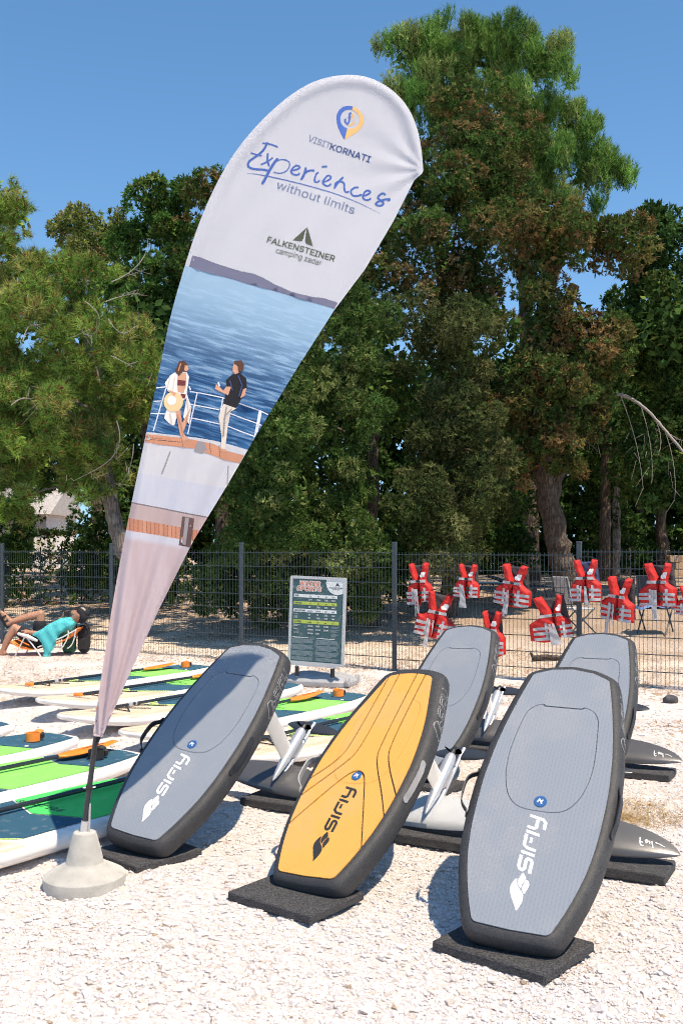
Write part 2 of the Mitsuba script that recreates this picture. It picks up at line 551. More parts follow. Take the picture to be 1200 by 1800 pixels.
OLIVE = [(4, (0.095, 0.165, 0.042)), (3, (0.058, 0.112, 0.030)), (2.0, (0.225, 0.275, 0.095))]
DARK = [(4, (0.050, 0.100, 0.028)), (2, (0.072, 0.135, 0.036)), (0.8, (0.14, 0.20, 0.05))]
BROWN = [(1.5, (0.235, 0.170, 0.070)), (1.8, (0.160, 0.180, 0.056)), (4.4, (0.080, 0.145, 0.038)), (0.5, (0.29, 0.21, 0.10))]
RUST = [(2.4, (0.245, 0.165, 0.072)), (2, (0.170, 0.160, 0.054)), (3.2, (0.090, 0.145, 0.040))]
LIME = [(3, (0.230, 0.260, 0.070)), (2, (0.150, 0.200, 0.052)), (1, (0.27, 0.24, 0.10))]
PINE = [(4, (0.255, 0.380, 0.080)), (3, (0.170, 0.290, 0.062)), (1.3, (0.40, 0.43, 0.13))]
TALL = [(4, (0.180, 0.320, 0.075)), (3, (0.120, 0.240, 0.056)), (1.8, (0.29, 0.36, 0.12))]


def broadleaf(name, label, poly, Y0, depth, rpx, cols, seed, dens=340, k=8, leaf=(0.085, 0.026), trunk=None, group=None, inner=45, cat='tree', bark='bark_mat', nb=8, deep=0.3):
    r = np.random.default_rng(seed)
    L = lobes(poly, Y0, depth, rpx, seed)
    t = thing(name, label, cat, group)
    P, D, K = on_lobes(L, dens, r, deep=deep)
    D = nrm(D + [0, 0, 0.45] + 0.45 * r.normal(size=D.shape))
    put([rosettes(P, D, k, leaf[0], leaf[1], 0.35, 1.75, cols, r, K=K), fill(L, inner * 3, leaf[0] * 1.35, cols, r)], 'crown', 'leaf_mat', t)
    if trunk:
        pts, r0, r1 = trunk
        add('trunk', limb(pts, r0, r1, 14, seed), bark, t, smooth=True)
        if nb:
            add('limbs', cat_(branches(pts, L, r, nb, r1 * 0.6, seed)), bark, t, smooth=True)
    return t, L


def base(px, Y, top, lean=0.0):
    x = (px - 600) / FOC * Y
    return [(x, Y, gz(x, Y) - 0.1), (x + lean * 0.4, Y, (top + gz(x, Y)) * 0.5), (x + lean, Y, top)]


# the dense evergreens in the middle
broadleaf('bay_tree', 'dense dark evergreen tree with small pointed leaves, directly behind the flag and the price board',
          [(420, 500), (520, 540), (600, 490), (680, 520), (720, 620), (700, 700), (690, 800), (705, 900), (695, 1085), (330, 1095), (325, 930), (330, 860), (280, 780), (300, 680), (340, 560)],
          17.3, 3.0, 54, OLIVE, 1, trunk=(base(655, 18.6, 4.5), 0.16, 0.08), dens=1080)
broadleaf('bay_tree', 'dense evergreen tree with silvery green leaves, between the price board and the thick leaning trunk',
          [(690, 560), (760, 500), (830, 530), (870, 620), (885, 760), (895, 860), (860, 1010), (700, 1075), (680, 850), (715, 720)],
          17.9, 2.8, 52, [(4, (0.095, 0.120, 0.042)), (3, (0.06, 0.085, 0.03)), (1.6, (0.17, 0.18, 0.075))], 2, trunk=(base(790, 19.5, 4.5), 0.16, 0.08), dens=1080)
broadleaf('oak_tree', 'tall oak with half browned olive leaves rising right of the flag tip',
          [(470, 580), (560, 480), (620, 400), (650, 320), (720, 200), (760, 130), (830, 95), (905, 120), (925, 210), (945, 260), (915, 330), (905, 400), (890, 480), (905, 560), (860, 640), (740, 600), (600, 640)],
          21.8, 3.2, 54, BROWN, 3, trunk=(base(800, 23, 9.0, -0.4), 0.26, 0.1), dens=720, leaf=(0.10, 0.036), inner=45)
t, LT = broadleaf('leaning_oak', 'oak with a thick leaning trunk and rust brown leaf clusters, right of the middle',
          [(880, 480), (860, 400), (930, 350), (1000, 345), (1080, 355), (1140, 430), (1155, 490), (1100, 505), (1020, 470), (985, 520), (1050, 545), (1110, 600), (1095, 680), (1105, 765), (1040, 780), (1030, 850), (880, 870), (870, 660), (930, 560)],
          18.9, 2.4, 44, RUST + [(2, (0.09, 0.12, 0.035))], 4, dens=720, leaf=(0.10, 0.036), inner=40,
          trunk=([at(1003, 1062, 19.8), at(985, 985, 19.8), at(968, 900, 19.7), at(952, 830, 19.6), at(940, 740, 19.5), at(933, 660, 19.4), at(950, 560, 19.4), at(985, 440, 19.3)], 0.27, 0.09), nb=10)
# a second stem and the dead bough of the same tree
add('trunk', limb([at(960, 900, 19.8), at(985, 800, 20.0), at(995, 700, 20.1), at(990, 600, 20.1), at(1010, 500, 20.0)], 0.2, 0.1, 12, 5), 'bark_mat', t, smooth=True)
dead = [limb([at(995, 720, 19.9), at(1030, 702, 19.5), at(1085, 693, 19.2), at(1130, 715, 19.0), at(1170, 758, 18.9), at(1205, 800, 18.8), at(1240, 870, 18.8)], 0.040, 0.017, 8, 6)]
rr = np.random.default_rng(8)
for sx, sy, ex, ey in ((1090, 695, 1130, 860), (1125, 712, 1145, 850), (1168, 757, 1185, 880), (1175, 762, 1205, 775), (1015, 706, 1035, 790), (1040, 700, 1050, 780), (1150, 735, 1156, 800)):
    a, b = at(sx, sy, 19.1), at(ex, ey, 19.0)
    dead.append(limb([a, (a + b) / 2 + [0.12, 0.1, -0.05], b], 0.008, 0.003, 5, int(rr.integers(1e6))))
    for _ in range(5):
        u = rr.uniform(0.25, 1)
        c = a + (b - a) * u
        dead.append(tube([c, c + [rr.normal() * 0.12, rr.normal() * 0.1, -rr.uniform(0.1, 0.4)]], [0.0035, 0.0015], 4))
add('dead_bough', cat_(dead), 'twig_mat', t, label='bare grey bough arching down to the right')
broadleaf('oak_tree', 'dark green broadleaf tree at the right edge, behind the dead bough',
          [(1100, 420), (1130, 360), (1195, 345), (1290, 350), (1290, 940), (1130, 930), (1075, 820), (1100, 700), (1065, 580), (1075, 490)],
          22.0, 3.6, 52, DARK, 6, dens=520, k=8, leaf=(0.115, 0.058), trunk=(base(1215, 23, 7.0), 0.2, 0.1), inner=40)
broadleaf('broadleaf_tree', 'yellow green bushy tree on the skyline between the left pine and the flag',
          [(90, 410), (150, 345), (185, 380), (215, 350), (240, 420), (250, 520), (180, 560), (110, 490)], 30, 3, 40, LIME, 7, dens=400, leaf=(0.13, 0.05), trunk=(base(170, 31, 8.5), 0.2, 0.1), inner=40)
broadleaf('broadleaf_tree', 'round fresh green tree behind the bare curved twig, left of the flag',
          [(190, 380), (230, 322), (300, 318), (345, 305), (380, 400), (330, 560), (310, 700), (250, 780), (190, 700), (180, 500)], 25, 3, 42, [(3, (0.085, 0.18, 0.040)), (2, (0.065, 0.13, 0.032)), (1.4, (0.18, 0.24, 0.065))], 8, dens=430, leaf=(0.13, 0.055),
          trunk=(base(260, 26, 8.0), 0.2, 0.1), inner=45)
broadleaf('broadleaf_tree', 'tree with browned leaves half hidden behind the upper left edge of the flag',
          [(290, 430), (320, 310), (400, 285), (470, 270), (520, 330), (480, 620), (380, 640), (300, 520)], 23.5, 3, 42, BROWN, 9, dens=520, leaf=(0.11, 0.04), trunk=(base(390, 24.5, 7.5), 0.2, 0.1), inner=40)


# the tall pine on the skyline: upright brushes
def tall_pine(poly, Y0, depth, rpx, seed):
    r = np.random.default_rng(seed)
    L = lobes(poly, Y0, depth, rpx, seed)
    t = thing('pine_tree', 'tall bright green pine with upright brushes, highest on the skyline', 'tree')
    P, D, K = on_lobes(L, 620, r, deep=0.5, sub=0.36, m=13)
    D = nrm(0.45 * D + [0, 0, 1.0] + 0.22 * r.normal(size=D.shape))
    put([needles(P, D, 20, 0.15, 0.019, 0.3, 1.0, TALL, r, stem=0.42, K=K), fill(L, 90, 0.15, TALL, r)], 'crown', 'needle_mat', t)
    pts = [(5.2, 27.2, 0.5), (5.1, 27.2, 5), (4.9, 27.0, 10), (4.6, 27, 15)]
    add('trunk', limb(pts, 0.24, 0.08, 14, seed), 'bark_mat', t, smooth=True)
    add('limbs', cat_(branches(pts, L, r, 16, 0.08, seed)), 'bark_mat', t, smooth=True)


tall_pine([(655, 85), (690, 55), (740, 0), (790, 15), (850, 35), (875, 0), (960, 75), (990, 45), (1005, 120), (1000, 165), (1055, 135), (1060, 210), (1090, 240), (1125, 195), (1130, 300), (1095, 355), (1040, 345), (1050, 420), (940, 440), (860, 420), (800, 300), (720, 220), (690, 160)], 26.5, 3.2, 44, 21)


# the shaggy pine at the left, nearer than the fence's far end
def near_pine(poly, Y0, depth, rpx, seed):
    r = np.random.default_rng(seed)
    L = lobes(poly, Y0, depth, rpx, seed)
    t = thing('pine_tree', 'shaggy yellow green pine with long needles and brown buds at the left edge', 'tree')
    P, D, K = on_lobes(L, 330, r, deep=0.6)
    D = nrm(D + [0, 0, 0.55] + 0.45 * r.normal(size=D.shape))
    put([needles(P, D, 38, 0.19, 0.011, 0.25, 1.5, PINE, r, stem=0.16, bud=(0.20, 0.085, 0.045), K=K), fill(L, 70, 0.12, PINE, r)], 'crown', 'needle_mat', t)
    pts = [at(252, 1085, 18.4), at(236, 1010, 18.4), at(212, 950, 18.4), at(196, 890, 18.4), at(182, 800, 18.4), at(178, 720, 18.5), at(160, 620, 18.6), at(120, 540, 18.8)]
    add('trunk', limb(pts, 0.185, 0.05, 14, seed, 0.15), 'pale_bark_mat', t, smooth=True)
    add('limbs', cat_(branches(pts[3:], L, r, 14, 0.045, seed)), 'pale_bark_mat', t, smooth=True)
    for a in (((196, 495), (225, 480), (250, 455), (260, 420)), ((190, 560), (215, 585), (235, 575)), ((195, 625), (225, 640), (262, 660)), ((150, 530), (175, 560), (160, 590)), ((185, 530), (215, 520), (240, 515)),
              ((40, 600), (60, 570), (85, 590)), ((20, 712), (50, 700), (65, 720)), ((205, 740), (200, 800), (160, 830), (130, 845)), ((235, 780), (225, 830), (212, 850))):
        p = [at(x, y, 16.6 + 0.2 * k) for k, (x, y) in enumerate(a)]
        one = [limb(p, 0.009, 0.003, 5, int(r.integers(1e6)))]
        for _ in range(5):
            c = p[r.integers(1, len(p))]
            one.append(tube([c, c + r.normal(size=3) * 0.07, c + r.normal(size=3) * 0.16], [0.004, 0.003, 0.002], 4))
        add('bare_twig', cat_(one), 'twig_mat', t)


near_pine([(-60, 290), (5, 300), (35, 280), (72, 335), (84, 400), (78, 470), (110, 425), (175, 440), (200, 480), (240, 520), (245, 560), (295, 610), (285, 700), (268, 770), (240, 800), (238, 870), (185, 905), (110, 880), (112, 835), (80, 850), (66, 930), (-60, 965)], 18.2, 2.6, 44, 31)

broadleaf('shrub', 'dark shrub at the left edge below the shaggy pine', [(-60, 880), (20, 850), (75, 880), (80, 960), (60, 1040), (-60, 1050)], 21.5, 1.6, 40, DARK, 14, dens=420, leaf=(0.1, 0.04), cat='shrub', inner=40)
broadleaf('shrub', 'dark shrub beside the pine trunk, left of the lower flag', [(105, 890), (150, 870), (200, 900), (250, 880), (330, 900), (340, 1060), (110, 1060)], 22.5, 1.8, 44, DARK, 15, dens=380, leaf=(0.1, 0.04), cat='shrub', inner=45)
broadleaf('shrub', 'broad low shrub added to darken the shaded ground behind the price board', [(330, 960), (420, 930), (560, 940), (700, 930), (740, 1000), (720, 1080), (560, 1095), (320, 1095)], 19.6, 1.4, 40, DARK, 18, dens=420, leaf=(0.09, 0.034), cat='shrub', inner=50)  # added shrub: dense dark leaves stand in for deep shade on the ground
broadleaf('shrub', 'dark understory shrub behind the vests, left of the thick leaning trunk', [(840, 840), (900, 800), (960, 860), (970, 960), (950, 1010), (830, 1010), (800, 920)], 24.5, 1.8, 46, DARK, 16, dens=300, leaf=(0.12, 0.05), cat='shrub', inner=50)
broadleaf('shrub', 'dark understory shrub right of the thick leaning trunk', [(1000, 800), (1050, 780), (1120, 800), (1130, 960), (1100, 990), (1010, 1000)], 33.0, 2.0, 44, DARK, 17, dens=160, leaf=(0.16, 0.08), cat='shrub', inner=50)

# slim trunks standing further back on the right, and the wood behind them all
for px, Y, w, top, m in ((1083, 31, 0.13, 5.5, 'pale_bark_mat'), (1062, 29, 0.17, 5.5, 'bark_mat'), (1072, 33, 0.12, 5.5, 'bark_mat'), (1104, 34, 0.10, 5.5, 'bark_mat'), (1130, 36, 0.16, 5.5, 'bark_mat'), (1165, 35, 0.2, 5.5, 'bark_mat')):
    r = np.random.default_rng(px)
    lab = {1083: 'slim pale sunlit trunk behind the fence, left of the low stone wall', 1062: 'dark trunk standing just left of the slim pale one', 1072: 'thin dark trunk close behind the slim pale one',
           1104: 'thinnest dark trunk, right of the slim pale one', 1130: 'dark trunk in the shade left of the low stone wall', 1165: 'thick dark trunk behind the clipped hedge at the right'}[px]
    t = thing('tree', lab, 'tree')
    x = (px - 600) / FOC * Y
    pts = base(px, Y, top, r.normal() * 0.2)
    add('trunk', limb(pts, w * 1.1, w * 0.7, 12, px), m, t, smooth=True)
    L = [(np.array([x, Y, 5.2]) + r.normal(size=3) * [1.2, 1.2, 0.7], r.uniform(0.7, 1.1), 1) for _ in range(7)]
    P, D, K = on_lobes(L, 120, r)
    put([rosettes(P, nrm(D + [0, 0, 0.3]), 6, 0.16, 0.08, 0.4, 1.7, DARK, r), fill(L, 130, 0.17, DARK, r)], 'crown', 'leaf_mat', t)

r = np.random.default_rng(77)
L = [(np.array([x, 36.5 + r.uniform(-1, 2) + abs(x) * 0.05, z]), r.uniform(0.9, 1.4), 1) for x in np.arange(-16, 18, 1.2) for z in (1.5, 3.0, 4.6, 6.2, 7.4)]
L = [(c, R, f) for c, R, f in L if not (-15.0 < c[0] < -9.6 and c[2] < 4)]
L += [(np.array([x, 37.5, z]), 1.3, 1) for x in np.arange(-26, -15, 1.3) for z in (1.5, 3.2, 5.0)]
L += [(np.array([x, 39.5, z]), 1.5, 0) for x in np.arange(-8.5, 18, 1.7) for z in (1.2, 3.2, 5.2)]
P, D, K = on_lobes(L, 75, r, m=6, front_only=0.6, sub=0.55)
wall = [rosettes(P, nrm(D + [0, 0, 0.3] + 0.4 * r.normal(size=D.shape)), 5, 0.27, 0.15, 0.4, 1.7, DARK, r), fill(L, 150, 0.36, DARK, r)]
# leaf canopy without trunks, added overhead to keep the ground below in shade
L = []
for y in np.arange(19.5, 35, 1.6):
    for x in np.arange(-11, 15, 1.7):
        z = 5.3 + 0.055 * (y - 19) + r.uniform(-0.5, 0.6)
        if x > 4.0 and (y > 31.5 or y < 19.0):
            continue
        L.append((np.array([x + r.normal() * 0.35, y + r.normal() * 0.3, z]), r.uniform(0.85, 1.25), 0))
put(wall + [fill([(c, R * 1.5, f) for c, R, f in L], 220, 0.21, DARK, r)], 'wood', 'leaf_mat', kind='stuff', label='dark wood closing the view behind the trees, with a leaf canopy added to shade the ground')

# ---------------------------------------------------------------- double-rod mesh fence
mat('fence_mat', (0.042, 0.060, 0.076), 0.45, specular=0.5)
fence = thing('mesh_fence', 'dark grey welded mesh fence with square posts crossing the picture behind the boards', 'fence')
p0, dirf = np.array([0.707, 13.30]), nrm(np.array([2.163, -1.24]))
PX = [-7.5, -5.02, -2.5, 0.0, 2.5, 5.0]      # posts along the fence, metres
TOP = [1.60, 1.60, 1.60, 1.575, 1.615]
XR = frame([0, 0, 0], [dirf[0], dirf[1], 0], [-dirf[1], dirf[0], 0], [0, 0, 1])


def fp(s, out=0.0, z=0.0):
    """A point of the fence line; out: metres towards the shore."""
    q = p0 + dirf * s + np.array([dirf[1], -dirf[0]]) * out
    return np.array([q[0], q[1], z])


post = mikit.ply(cat_([bx(0.06, 0.04, 1.74, (0, 0, 0.83), 0.004), bx(0.066, 0.046, 0.03, (0, 0, 1.70), 0.006)]), 'fence_mat')
for s in PX:
    m = XR.copy(); m[:3, 3] = fp(s)
    add('post', post, None, fence, to=m)
vrod = mikit.ply(trimesh.creation.cylinder(0.003, 1.0, sections=5), 'fence_mat')
hrod = mikit.ply(cat_([move(bx(2.42, 0.006, 0.0085), frame([0, dy, 0], [1, 0, 0], [0, 1, 0], [0, 0, 1])) for dy in (-0.0085, 0.0085)]), 'fence_mat')
for k in range(5):
    a, b, top = PX[k], PX[k + 1], TOP[k]
    for z in np.arange(top - 0.03, 0.02, -0.2):
        m = XR.copy(); m[:3, 3] = fp((a + b) / 2, 0, z)
        add('horizontal_rod', hrod, None, fence, to=m)
    for s in np.arange(a + 0.065, b - 0.04, 0.05):
        m = np.eye(4); m[2, 2] = top + 0.0; m[:3, 3] = fp(s, 0, top / 2)
        add('vertical_rod', vrod, None, fence, to=m)

# ---------------------------------------------------------------- life vests on hangers
def cloth(c, f=700, amt=0.16):
    def fn(p, n, uv):
        w = noise(p.x * f, p.y * f, p.z * f)
        return mi.Color3f(c) * (1 - amt + 2 * amt * w * (0.7 + 0.6 * noise(p.x * 9, p.y * 9, p.z * 9)))
    return fn


mat('vest_red', cloth((0.54, 0.020, 0.017)), 0.7, two=True, sheen=0.3)
mat('vest_grey', cloth((0.44, 0.44, 0.46)), 0.55, two=True)
mat('vest_dark', cloth((0.055, 0.05, 0.055)), 0.85, two=True)
mat('vest_navy', cloth((0.05, 0.075, 0.15)), 0.85, two=True)
mat('black_plastic', (0.018, 0.018, 0.02), 0.4)
mat('print_white', (0.78, 0.78, 0.78), 0.6, two=True)


def vest(px, top, bottom, w, label, seed, flare=0.0, out=0.07, lining='vest_dark', straps=2):
    r = np.random.default_rng(seed)
    # nearest fence point for this sight line
    s_grid = np.linspace(-3, 6, 2000)
    q = np.array([fp(s, out) for s in s_grid])
    s = s_grid[np.argmin(np.abs(600 + q[:, 0] / q[:, 1] * FOC - px))]
    o = fp(s, out)
    sc = o[1] / FOC
    H, W = (bottom - top) * sc, w * sc
    o[2] = EYE - (top - 965) * sc
    yaw = r.normal() * 0.22
    X = np.array([math.cos(yaw), math.sin(yaw), 0]) * dirf[0] + np.array([-math.sin(yaw), math.cos(yaw), 0]) * dirf[1]
    roll = r.normal() * 0.08
    Z = np.array([0, 0, 1.0])
    X, Z = X * math.cos(roll) + Z * math.sin(roll), Z * math.cos(roll) - X * math.sin(roll)
    Fm = frame(o, X, Z, np.cross(X, Z))          # local: x right, y up, z towards the shore
    t = thing('life_vest', label, 'life vest', 'red life vests hung on the fence')
    fl = 1 + flare
    skew = r.normal() * 0.03

    def half(sg):
        g = [(0.20, 0.0), (0.40, -0.025), (0.355, -0.2), (0.27, -0.40), (0.29, -0.47), (0.42, -0.53), (0.50 * fl, -0.61), (0.515 * fl, -0.97), (0.30, -1.0), (0.008, -1.0), (0.004, -0.45), (0.03, -0.36), (0.11, -0.2)]
        return Polygon([(sg * x * W * (1 + sg * skew * 3) + (0.02 * y * W if sg > 0 else 0), y * H * (1 + 0.03 * sg * r.normal())) for x, y in g])

    def bend(v, lift=0.0):
        v = v.copy()
        x = v[:, 0] / W
        v[:, 2] += lift + 0.035 - 0.30 * W * x ** 2 * (v[:, 1] / -H) + (0.006 * np.sin(v[:, 1] * 26 + seed) * np.cos(v[:, 0] * 17) + 0.003 * np.sin(v[:, 1] * 61 + v[:, 0] * 40 + 2 * seed))
        return v

    def piece(g, th, name, m, puff=0.0, lift=0.0, res=0.016):
        ms = warp(slab(g, th, res, puff), lambda v: bend(v, lift))
        add(name, move(ms, Fm), m, t, smooth=50)

    halves = [half(-1), half(1)]
    for g in halves:
        piece(g, 0.075, 'front_panel', 'vest_red', 0.035)
    piece(Polygon([(-0.33 * W, -0.01 * H), (-0.15 * W, -0.05 * H), (0.15 * W, -0.05 * H), (0.33 * W, -0.01 * H), (0.44 * W, -0.9 * H), (-0.44 * W, -0.9 * H)]), 0.03, 'back_panel', lining, 0.02, -0.05)
    both = unary_union(halves).buffer(0.004)
    for sg, g in zip((-1, 1), halves):
        b = box(min(0, sg * 0.40 * W), -0.475 * H, max(0, sg * 0.40 * W), -0.41 * H).intersection(g.buffer(0.002))
        piece(b, 0.006, 'chest_belt', 'vest_grey', 0, 0.073)
        for yy in (-0.68, -0.79, -0.91):
            tilt = 0.012 * r.normal()
            x1 = sg * 0.60 * W
            b = Polygon([(sg * 0.13 * W, yy * H), (x1, (yy + tilt) * H), (x1, (yy + tilt - 0.065) * H), (sg * 0.13 * W, (yy - 0.065) * H)]).intersection(g.buffer(0.003))
            piece(b, 0.006, 'belt', 'vest_grey', 0, 0.072)
        b = box(min(sg * 0.20 * W, sg * 0.27 * W), -0.95 * H, max(sg * 0.20 * W, sg * 0.27 * W), -0.60 * H).intersection(g)
        piece(b, 0.006, 'vertical_belt', 'vest_grey', 0, 0.077)
    for yy in (-0.44, -0.71, -0.82, -0.94)[:3 + int(r.integers(0, 2))]:
        k = bx(0.05, 0.035, 0.02, (0.02 * W + r.normal() * 0.004 + (0.05 * W if yy < -0.5 else 0), yy * H, 0.078), 0.005)
        add('buckle', move(warp(k, bend), Fm), 'black_plastic', t)
    c = np.array([0.22 * W, -0.30 * H])
    g = unary_union([Point(c + [1.3 * dx * W, 1.3 * dy * H]).buffer(1.3 * rr * W, 8) for dx, dy, rr in ((0, 0, 0.06), (-0.06, -0.012, 0.045), (0.055, -0.008, 0.045), (-0.02, 0.03, 0.04), (0.03, 0.035, 0.035))]).intersection(halves[1].buffer(-0.01))
    piece(g, 0.004, 'emblem', 'print_white', 0, 0.072)
    for k in range(straps):
        x = (-0.16 + 0.10 * k + 0.03 * r.normal()) * W
        y1 = -(1.08 + 0.22 * r.uniform()) * H
        st = Polygon([(x, -0.62 * H), (x + 0.024, -0.62 * H), (x + 0.03 + 0.03 * r.normal(), y1), (x + 0.005 + 0.03 * r.normal(), y1)])
        piece(st.buffer(0), 0.004, 'strap', 'vest_grey', 0, 0.095)
    hk = [(-0.36 * W, -0.02 * H, 0.0), (-0.15 * W, 0.045 * H, 0.0), (0, 0.06 * H, 0), (0.15 * W, 0.045 * H, 0.0), (0.37 * W, -0.02 * H, 0.0)]
    hook = [(0, 0.06 * H, 0), (0, 0.10 * H, 0), (0.015, 0.125 * H, -0.02), (0.0, 0.14 * H, -0.05), (-0.01, 0.12 * H, -0.07)]
    add('hanger', move(cat_([tube(hk, 0.006, 6), tube(hook, 0.004, 6)]), Fm), 'black_plastic', t)


vest(737, 989, 1063, 47, 'red life vest of the upper row nearest the post right of the price board', 1)
vest(825, 991, 1051, 44, 'small red life vest, second from the left in the upper row', 2, straps=1)
vest(775, 1041, 1122, 58, 'red life vest of the lower row, second lowest, above the rear left board', 3, 0.15)
vest(866, 1073, 1150, 48, 'red life vest mostly hidden behind the top of a rear grey board', 4)
vest(910, 992, 1066, 62, 'red life vest with flared sides and long straps, left of the thick trunk', 5, 0.12)
vest(968, 1046, 1125, 64, 'red life vest hanging low, left of the post with a vest on it', 6, 0.15)
vest(1031, 983, 1058, 54, 'red life vest with a navy lining hung against the right fence post', 7, lining='vest_navy')
vest(1097, 1014, 1093, 62, 'red life vest on a pale hanger with a wide V, right of the post', 8, 0.08)
vest(1162, 989, 1066, 62, 'red life vest in the upper row at the right, above the blue towel', 9, 0.08)
vest(1217, 1030, 1082, 46, 'red life vest cut off by the right edge of the picture', 10)

# ---------------------------------------------------------------- foil boards
def foam(c0, c1, f=260):
    def fn(p, n, uv):
        k = noise(p.x * f, p.y * f, p.z * f) * 0.6 + 0.4 * noise(p.x * f * 2.6, p.y * f * 2.6, p.z * f * 2.6)
        scuff = smoothstep(0.60, 0.72, fbm(p.x * 14, p.y * 14, p.z * 14, 3)) * 0.35
        return mix(c0, c1, smoothstep(0.35, 0.75, k) * 0.8 + scuff * 0.5)
    return fn


def foam_bump(p, n, uv):
    return noise(p.x * 300, p.y * 300, p.z * 300)


def eva(base, alt):
    """Brushed deck foam with small embossed dashes in rows (uv in metres)."""
    def fn(p, n, uv):
        a, b = uv.x * 62, uv.y * 40
        row = dr.floor(a)
        sh = b + 0.5 * (row - 2 * dr.floor(row / 2))
        cell = smoothstep(0.25, 0.05, dr.abs(a - row - 0.5)) * smoothstep(0.45, 0.3, dr.abs(sh - dr.floor(sh) - 0.5))
        grain = noise(uv.x * 900, uv.y * 900) * 0.10 + 0.95
        dust = smoothstep(0.48, 0.75, fbm(uv.x * 7, uv.y * 7, 3.0, 4)) * (0.06 + 0.22 * smoothstep(0.6, 0.8, noise(uv.x * 260, uv.y * 260)))
        return mix(mix(base, alt, cell * 0.55), (0.42, 0.40, 0.38), dust) * grain
    return fn


mat('hull_foam', foam((0.030, 0.031, 0.034), (0.065, 0.067, 0.072)), 0.62, bump=(foam_bump, 5e-4, 0.0006), specular=0.5)
mat('pad_grey', eva((0.235, 0.268, 0.318), (0.18, 0.208, 0.255)), 0.8, sheen=0.4)
mat('pad_orange', eva((0.78, 0.385, 0.085), (0.66, 0.31, 0.06)), 0.8, sheen=0.3)
mat('seam_grey', (0.10, 0.115, 0.135), 0.8)
mat('logo_white', (0.80, 0.80, 0.82), 0.55)
mat('logo_black', (0.03, 0.03, 0.03), 0.6)
mat('rail_print', (0.27, 0.275, 0.285), 0.6)
mat('strap_black', (0.022, 0.025, 0.033), 0.55)
mat('strap_grey', (0.33, 0.33, 0.34), 0.55)
mat('disc_blue', (0.03, 0.11, 0.30), 0.12, clearcoat=1.0)
mat('alloy', (0.70, 0.70, 0.71), 0.38, metallic=0.65)
mat('mast_grey', (0.62, 0.60, 0.57), 0.4)
mat('wing_dark', (0.13, 0.13, 0.135), 0.36, metallic=0.45, specular=0.6)
mat('wing_light', (0.52, 0.55, 0.58), 0.35)
mat('wing_tail', (0.035, 0.042, 0.055), 0.3)
mat('foam_pad_mat', foam((0.028, 0.028, 0.030), (0.10, 0.10, 0.105), 200), 0.9, bump=(foam_bump, 5e-4, 0.0015))

from scipy.interpolate import PchipInterpolator
import shapely.affinity
US = np.linspace(0, 1.309, 9)
NR = 180
PROF = [(0.003, -0.001), (0.010, -0.001), (0.022, -0.005), (0.036, -0.015), (0.045, -0.032), (0.049, -0.055), (0.048, -0.078), (0.042, -0.100), (0.030, -0.119), (0.008, -0.131), (-0.03, -0.136)]


class Shell:
    """A board's deck outline, its evenly sampled ring with outward normals, and the foam hull lofted from it."""

    def __init__(self, half, apex, wide):
        uu = np.linspace(0, 1.309, 40)
        wf = PchipInterpolator(US, np.array(half))
        right = [(float(wf(u)), u) for u in uu]
        e = half[-1] * 0.55
        pad = Polygon([(-x, y) for x, y in right] + [(-e, 1.309 + apex * 0.72), (0, 1.309 + apex), (e, 1.309 + apex * 0.72)] + right[::-1] + [(0, -0.006)])
        self.pad = pad.buffer(-0.03, 16).buffer(0.03, 16)
        ring = self.pad.simplify(0.0004).exterior
        l = LineString(list(ring.coords) if ring.is_ccw else list(ring.coords)[::-1])
        RP = np.array([l.interpolate(s).coords[0] for s in np.linspace(0, l.length, NR, endpoint=False)])
        tg = np.roll(RP, -2, 0) - np.roll(RP, 2, 0)
        RN = nrm(np.c_[tg[:, 1], -tg[:, 0]])
        for _ in range(6):
            RN = nrm(RN + 0.5 * (np.roll(RN, 1, 0) + np.roll(RN, -1, 0)))
        self.RP, self.RN = RP, RN
        k = np.where(RP[:, 0] > 0)[0]
        self.o = k[np.argsort(RP[k, 1])]
        g = 1 + wide * np.clip((RP[:, 1] - 0.5) / 0.8, 0, 1)      # the rail widens towards the tail
        self.g = g
        self.hull = mikit.ply(loft([np.c_[RP + RN * (d * g)[:, None], np.full(NR, w)] for d, w in PROF]), 'hull_foam', smooth=40)

    def rail(self, u, q):
        """A point on the right-hand rail at u from the nose, q from 0 (deck edge) to 1 (underside), and its outward normal."""
        RP, RN, o = self.RP, self.RN, self.o
        f = lambda a: np.interp(u, RP[o, 1], a[o])  # noqa: E731
        P, N = np.array([f(RP[:, 0]), u]), nrm(np.array([f(RN[:, 0]), f(RN[:, 1])]))
        s = np.linspace(0, 1, len(PROF))
        g = f(self.g)
        d, w = np.interp(q, s, [p[0] for p in PROF]) * g, np.interp(q, s, [p[1] for p in PROF])
        d2, w2 = np.interp(q + 0.02, s, [p[0] for p in PROF]) * g, np.interp(q + 0.02, s, [p[1] for p in PROF])
        n2 = nrm(np.array([-(w2 - w), d2 - d]))
        return np.array([*(P + N * d), w]), np.array([N[0] * n2[0], N[1] * n2[0], n2[1]])


GREY_SHELL = Shell([0.154, 0.214, 0.252, 0.268, 0.272, 0.264, 0.245, 0.216, 0.180], 0.050, 0.0)
ORANGE_SHELL = Shell([0.158, 0.216, 0.252, 0.268, 0.270, 0.256, 0.228, 0.184, 0.138], 0.025, 0.55)


def strokes(lines, w, join='round'):
    return unary_union([LineString(l).buffer(w / 2, 4, cap_style='flat', join_style=join) for l in lines])


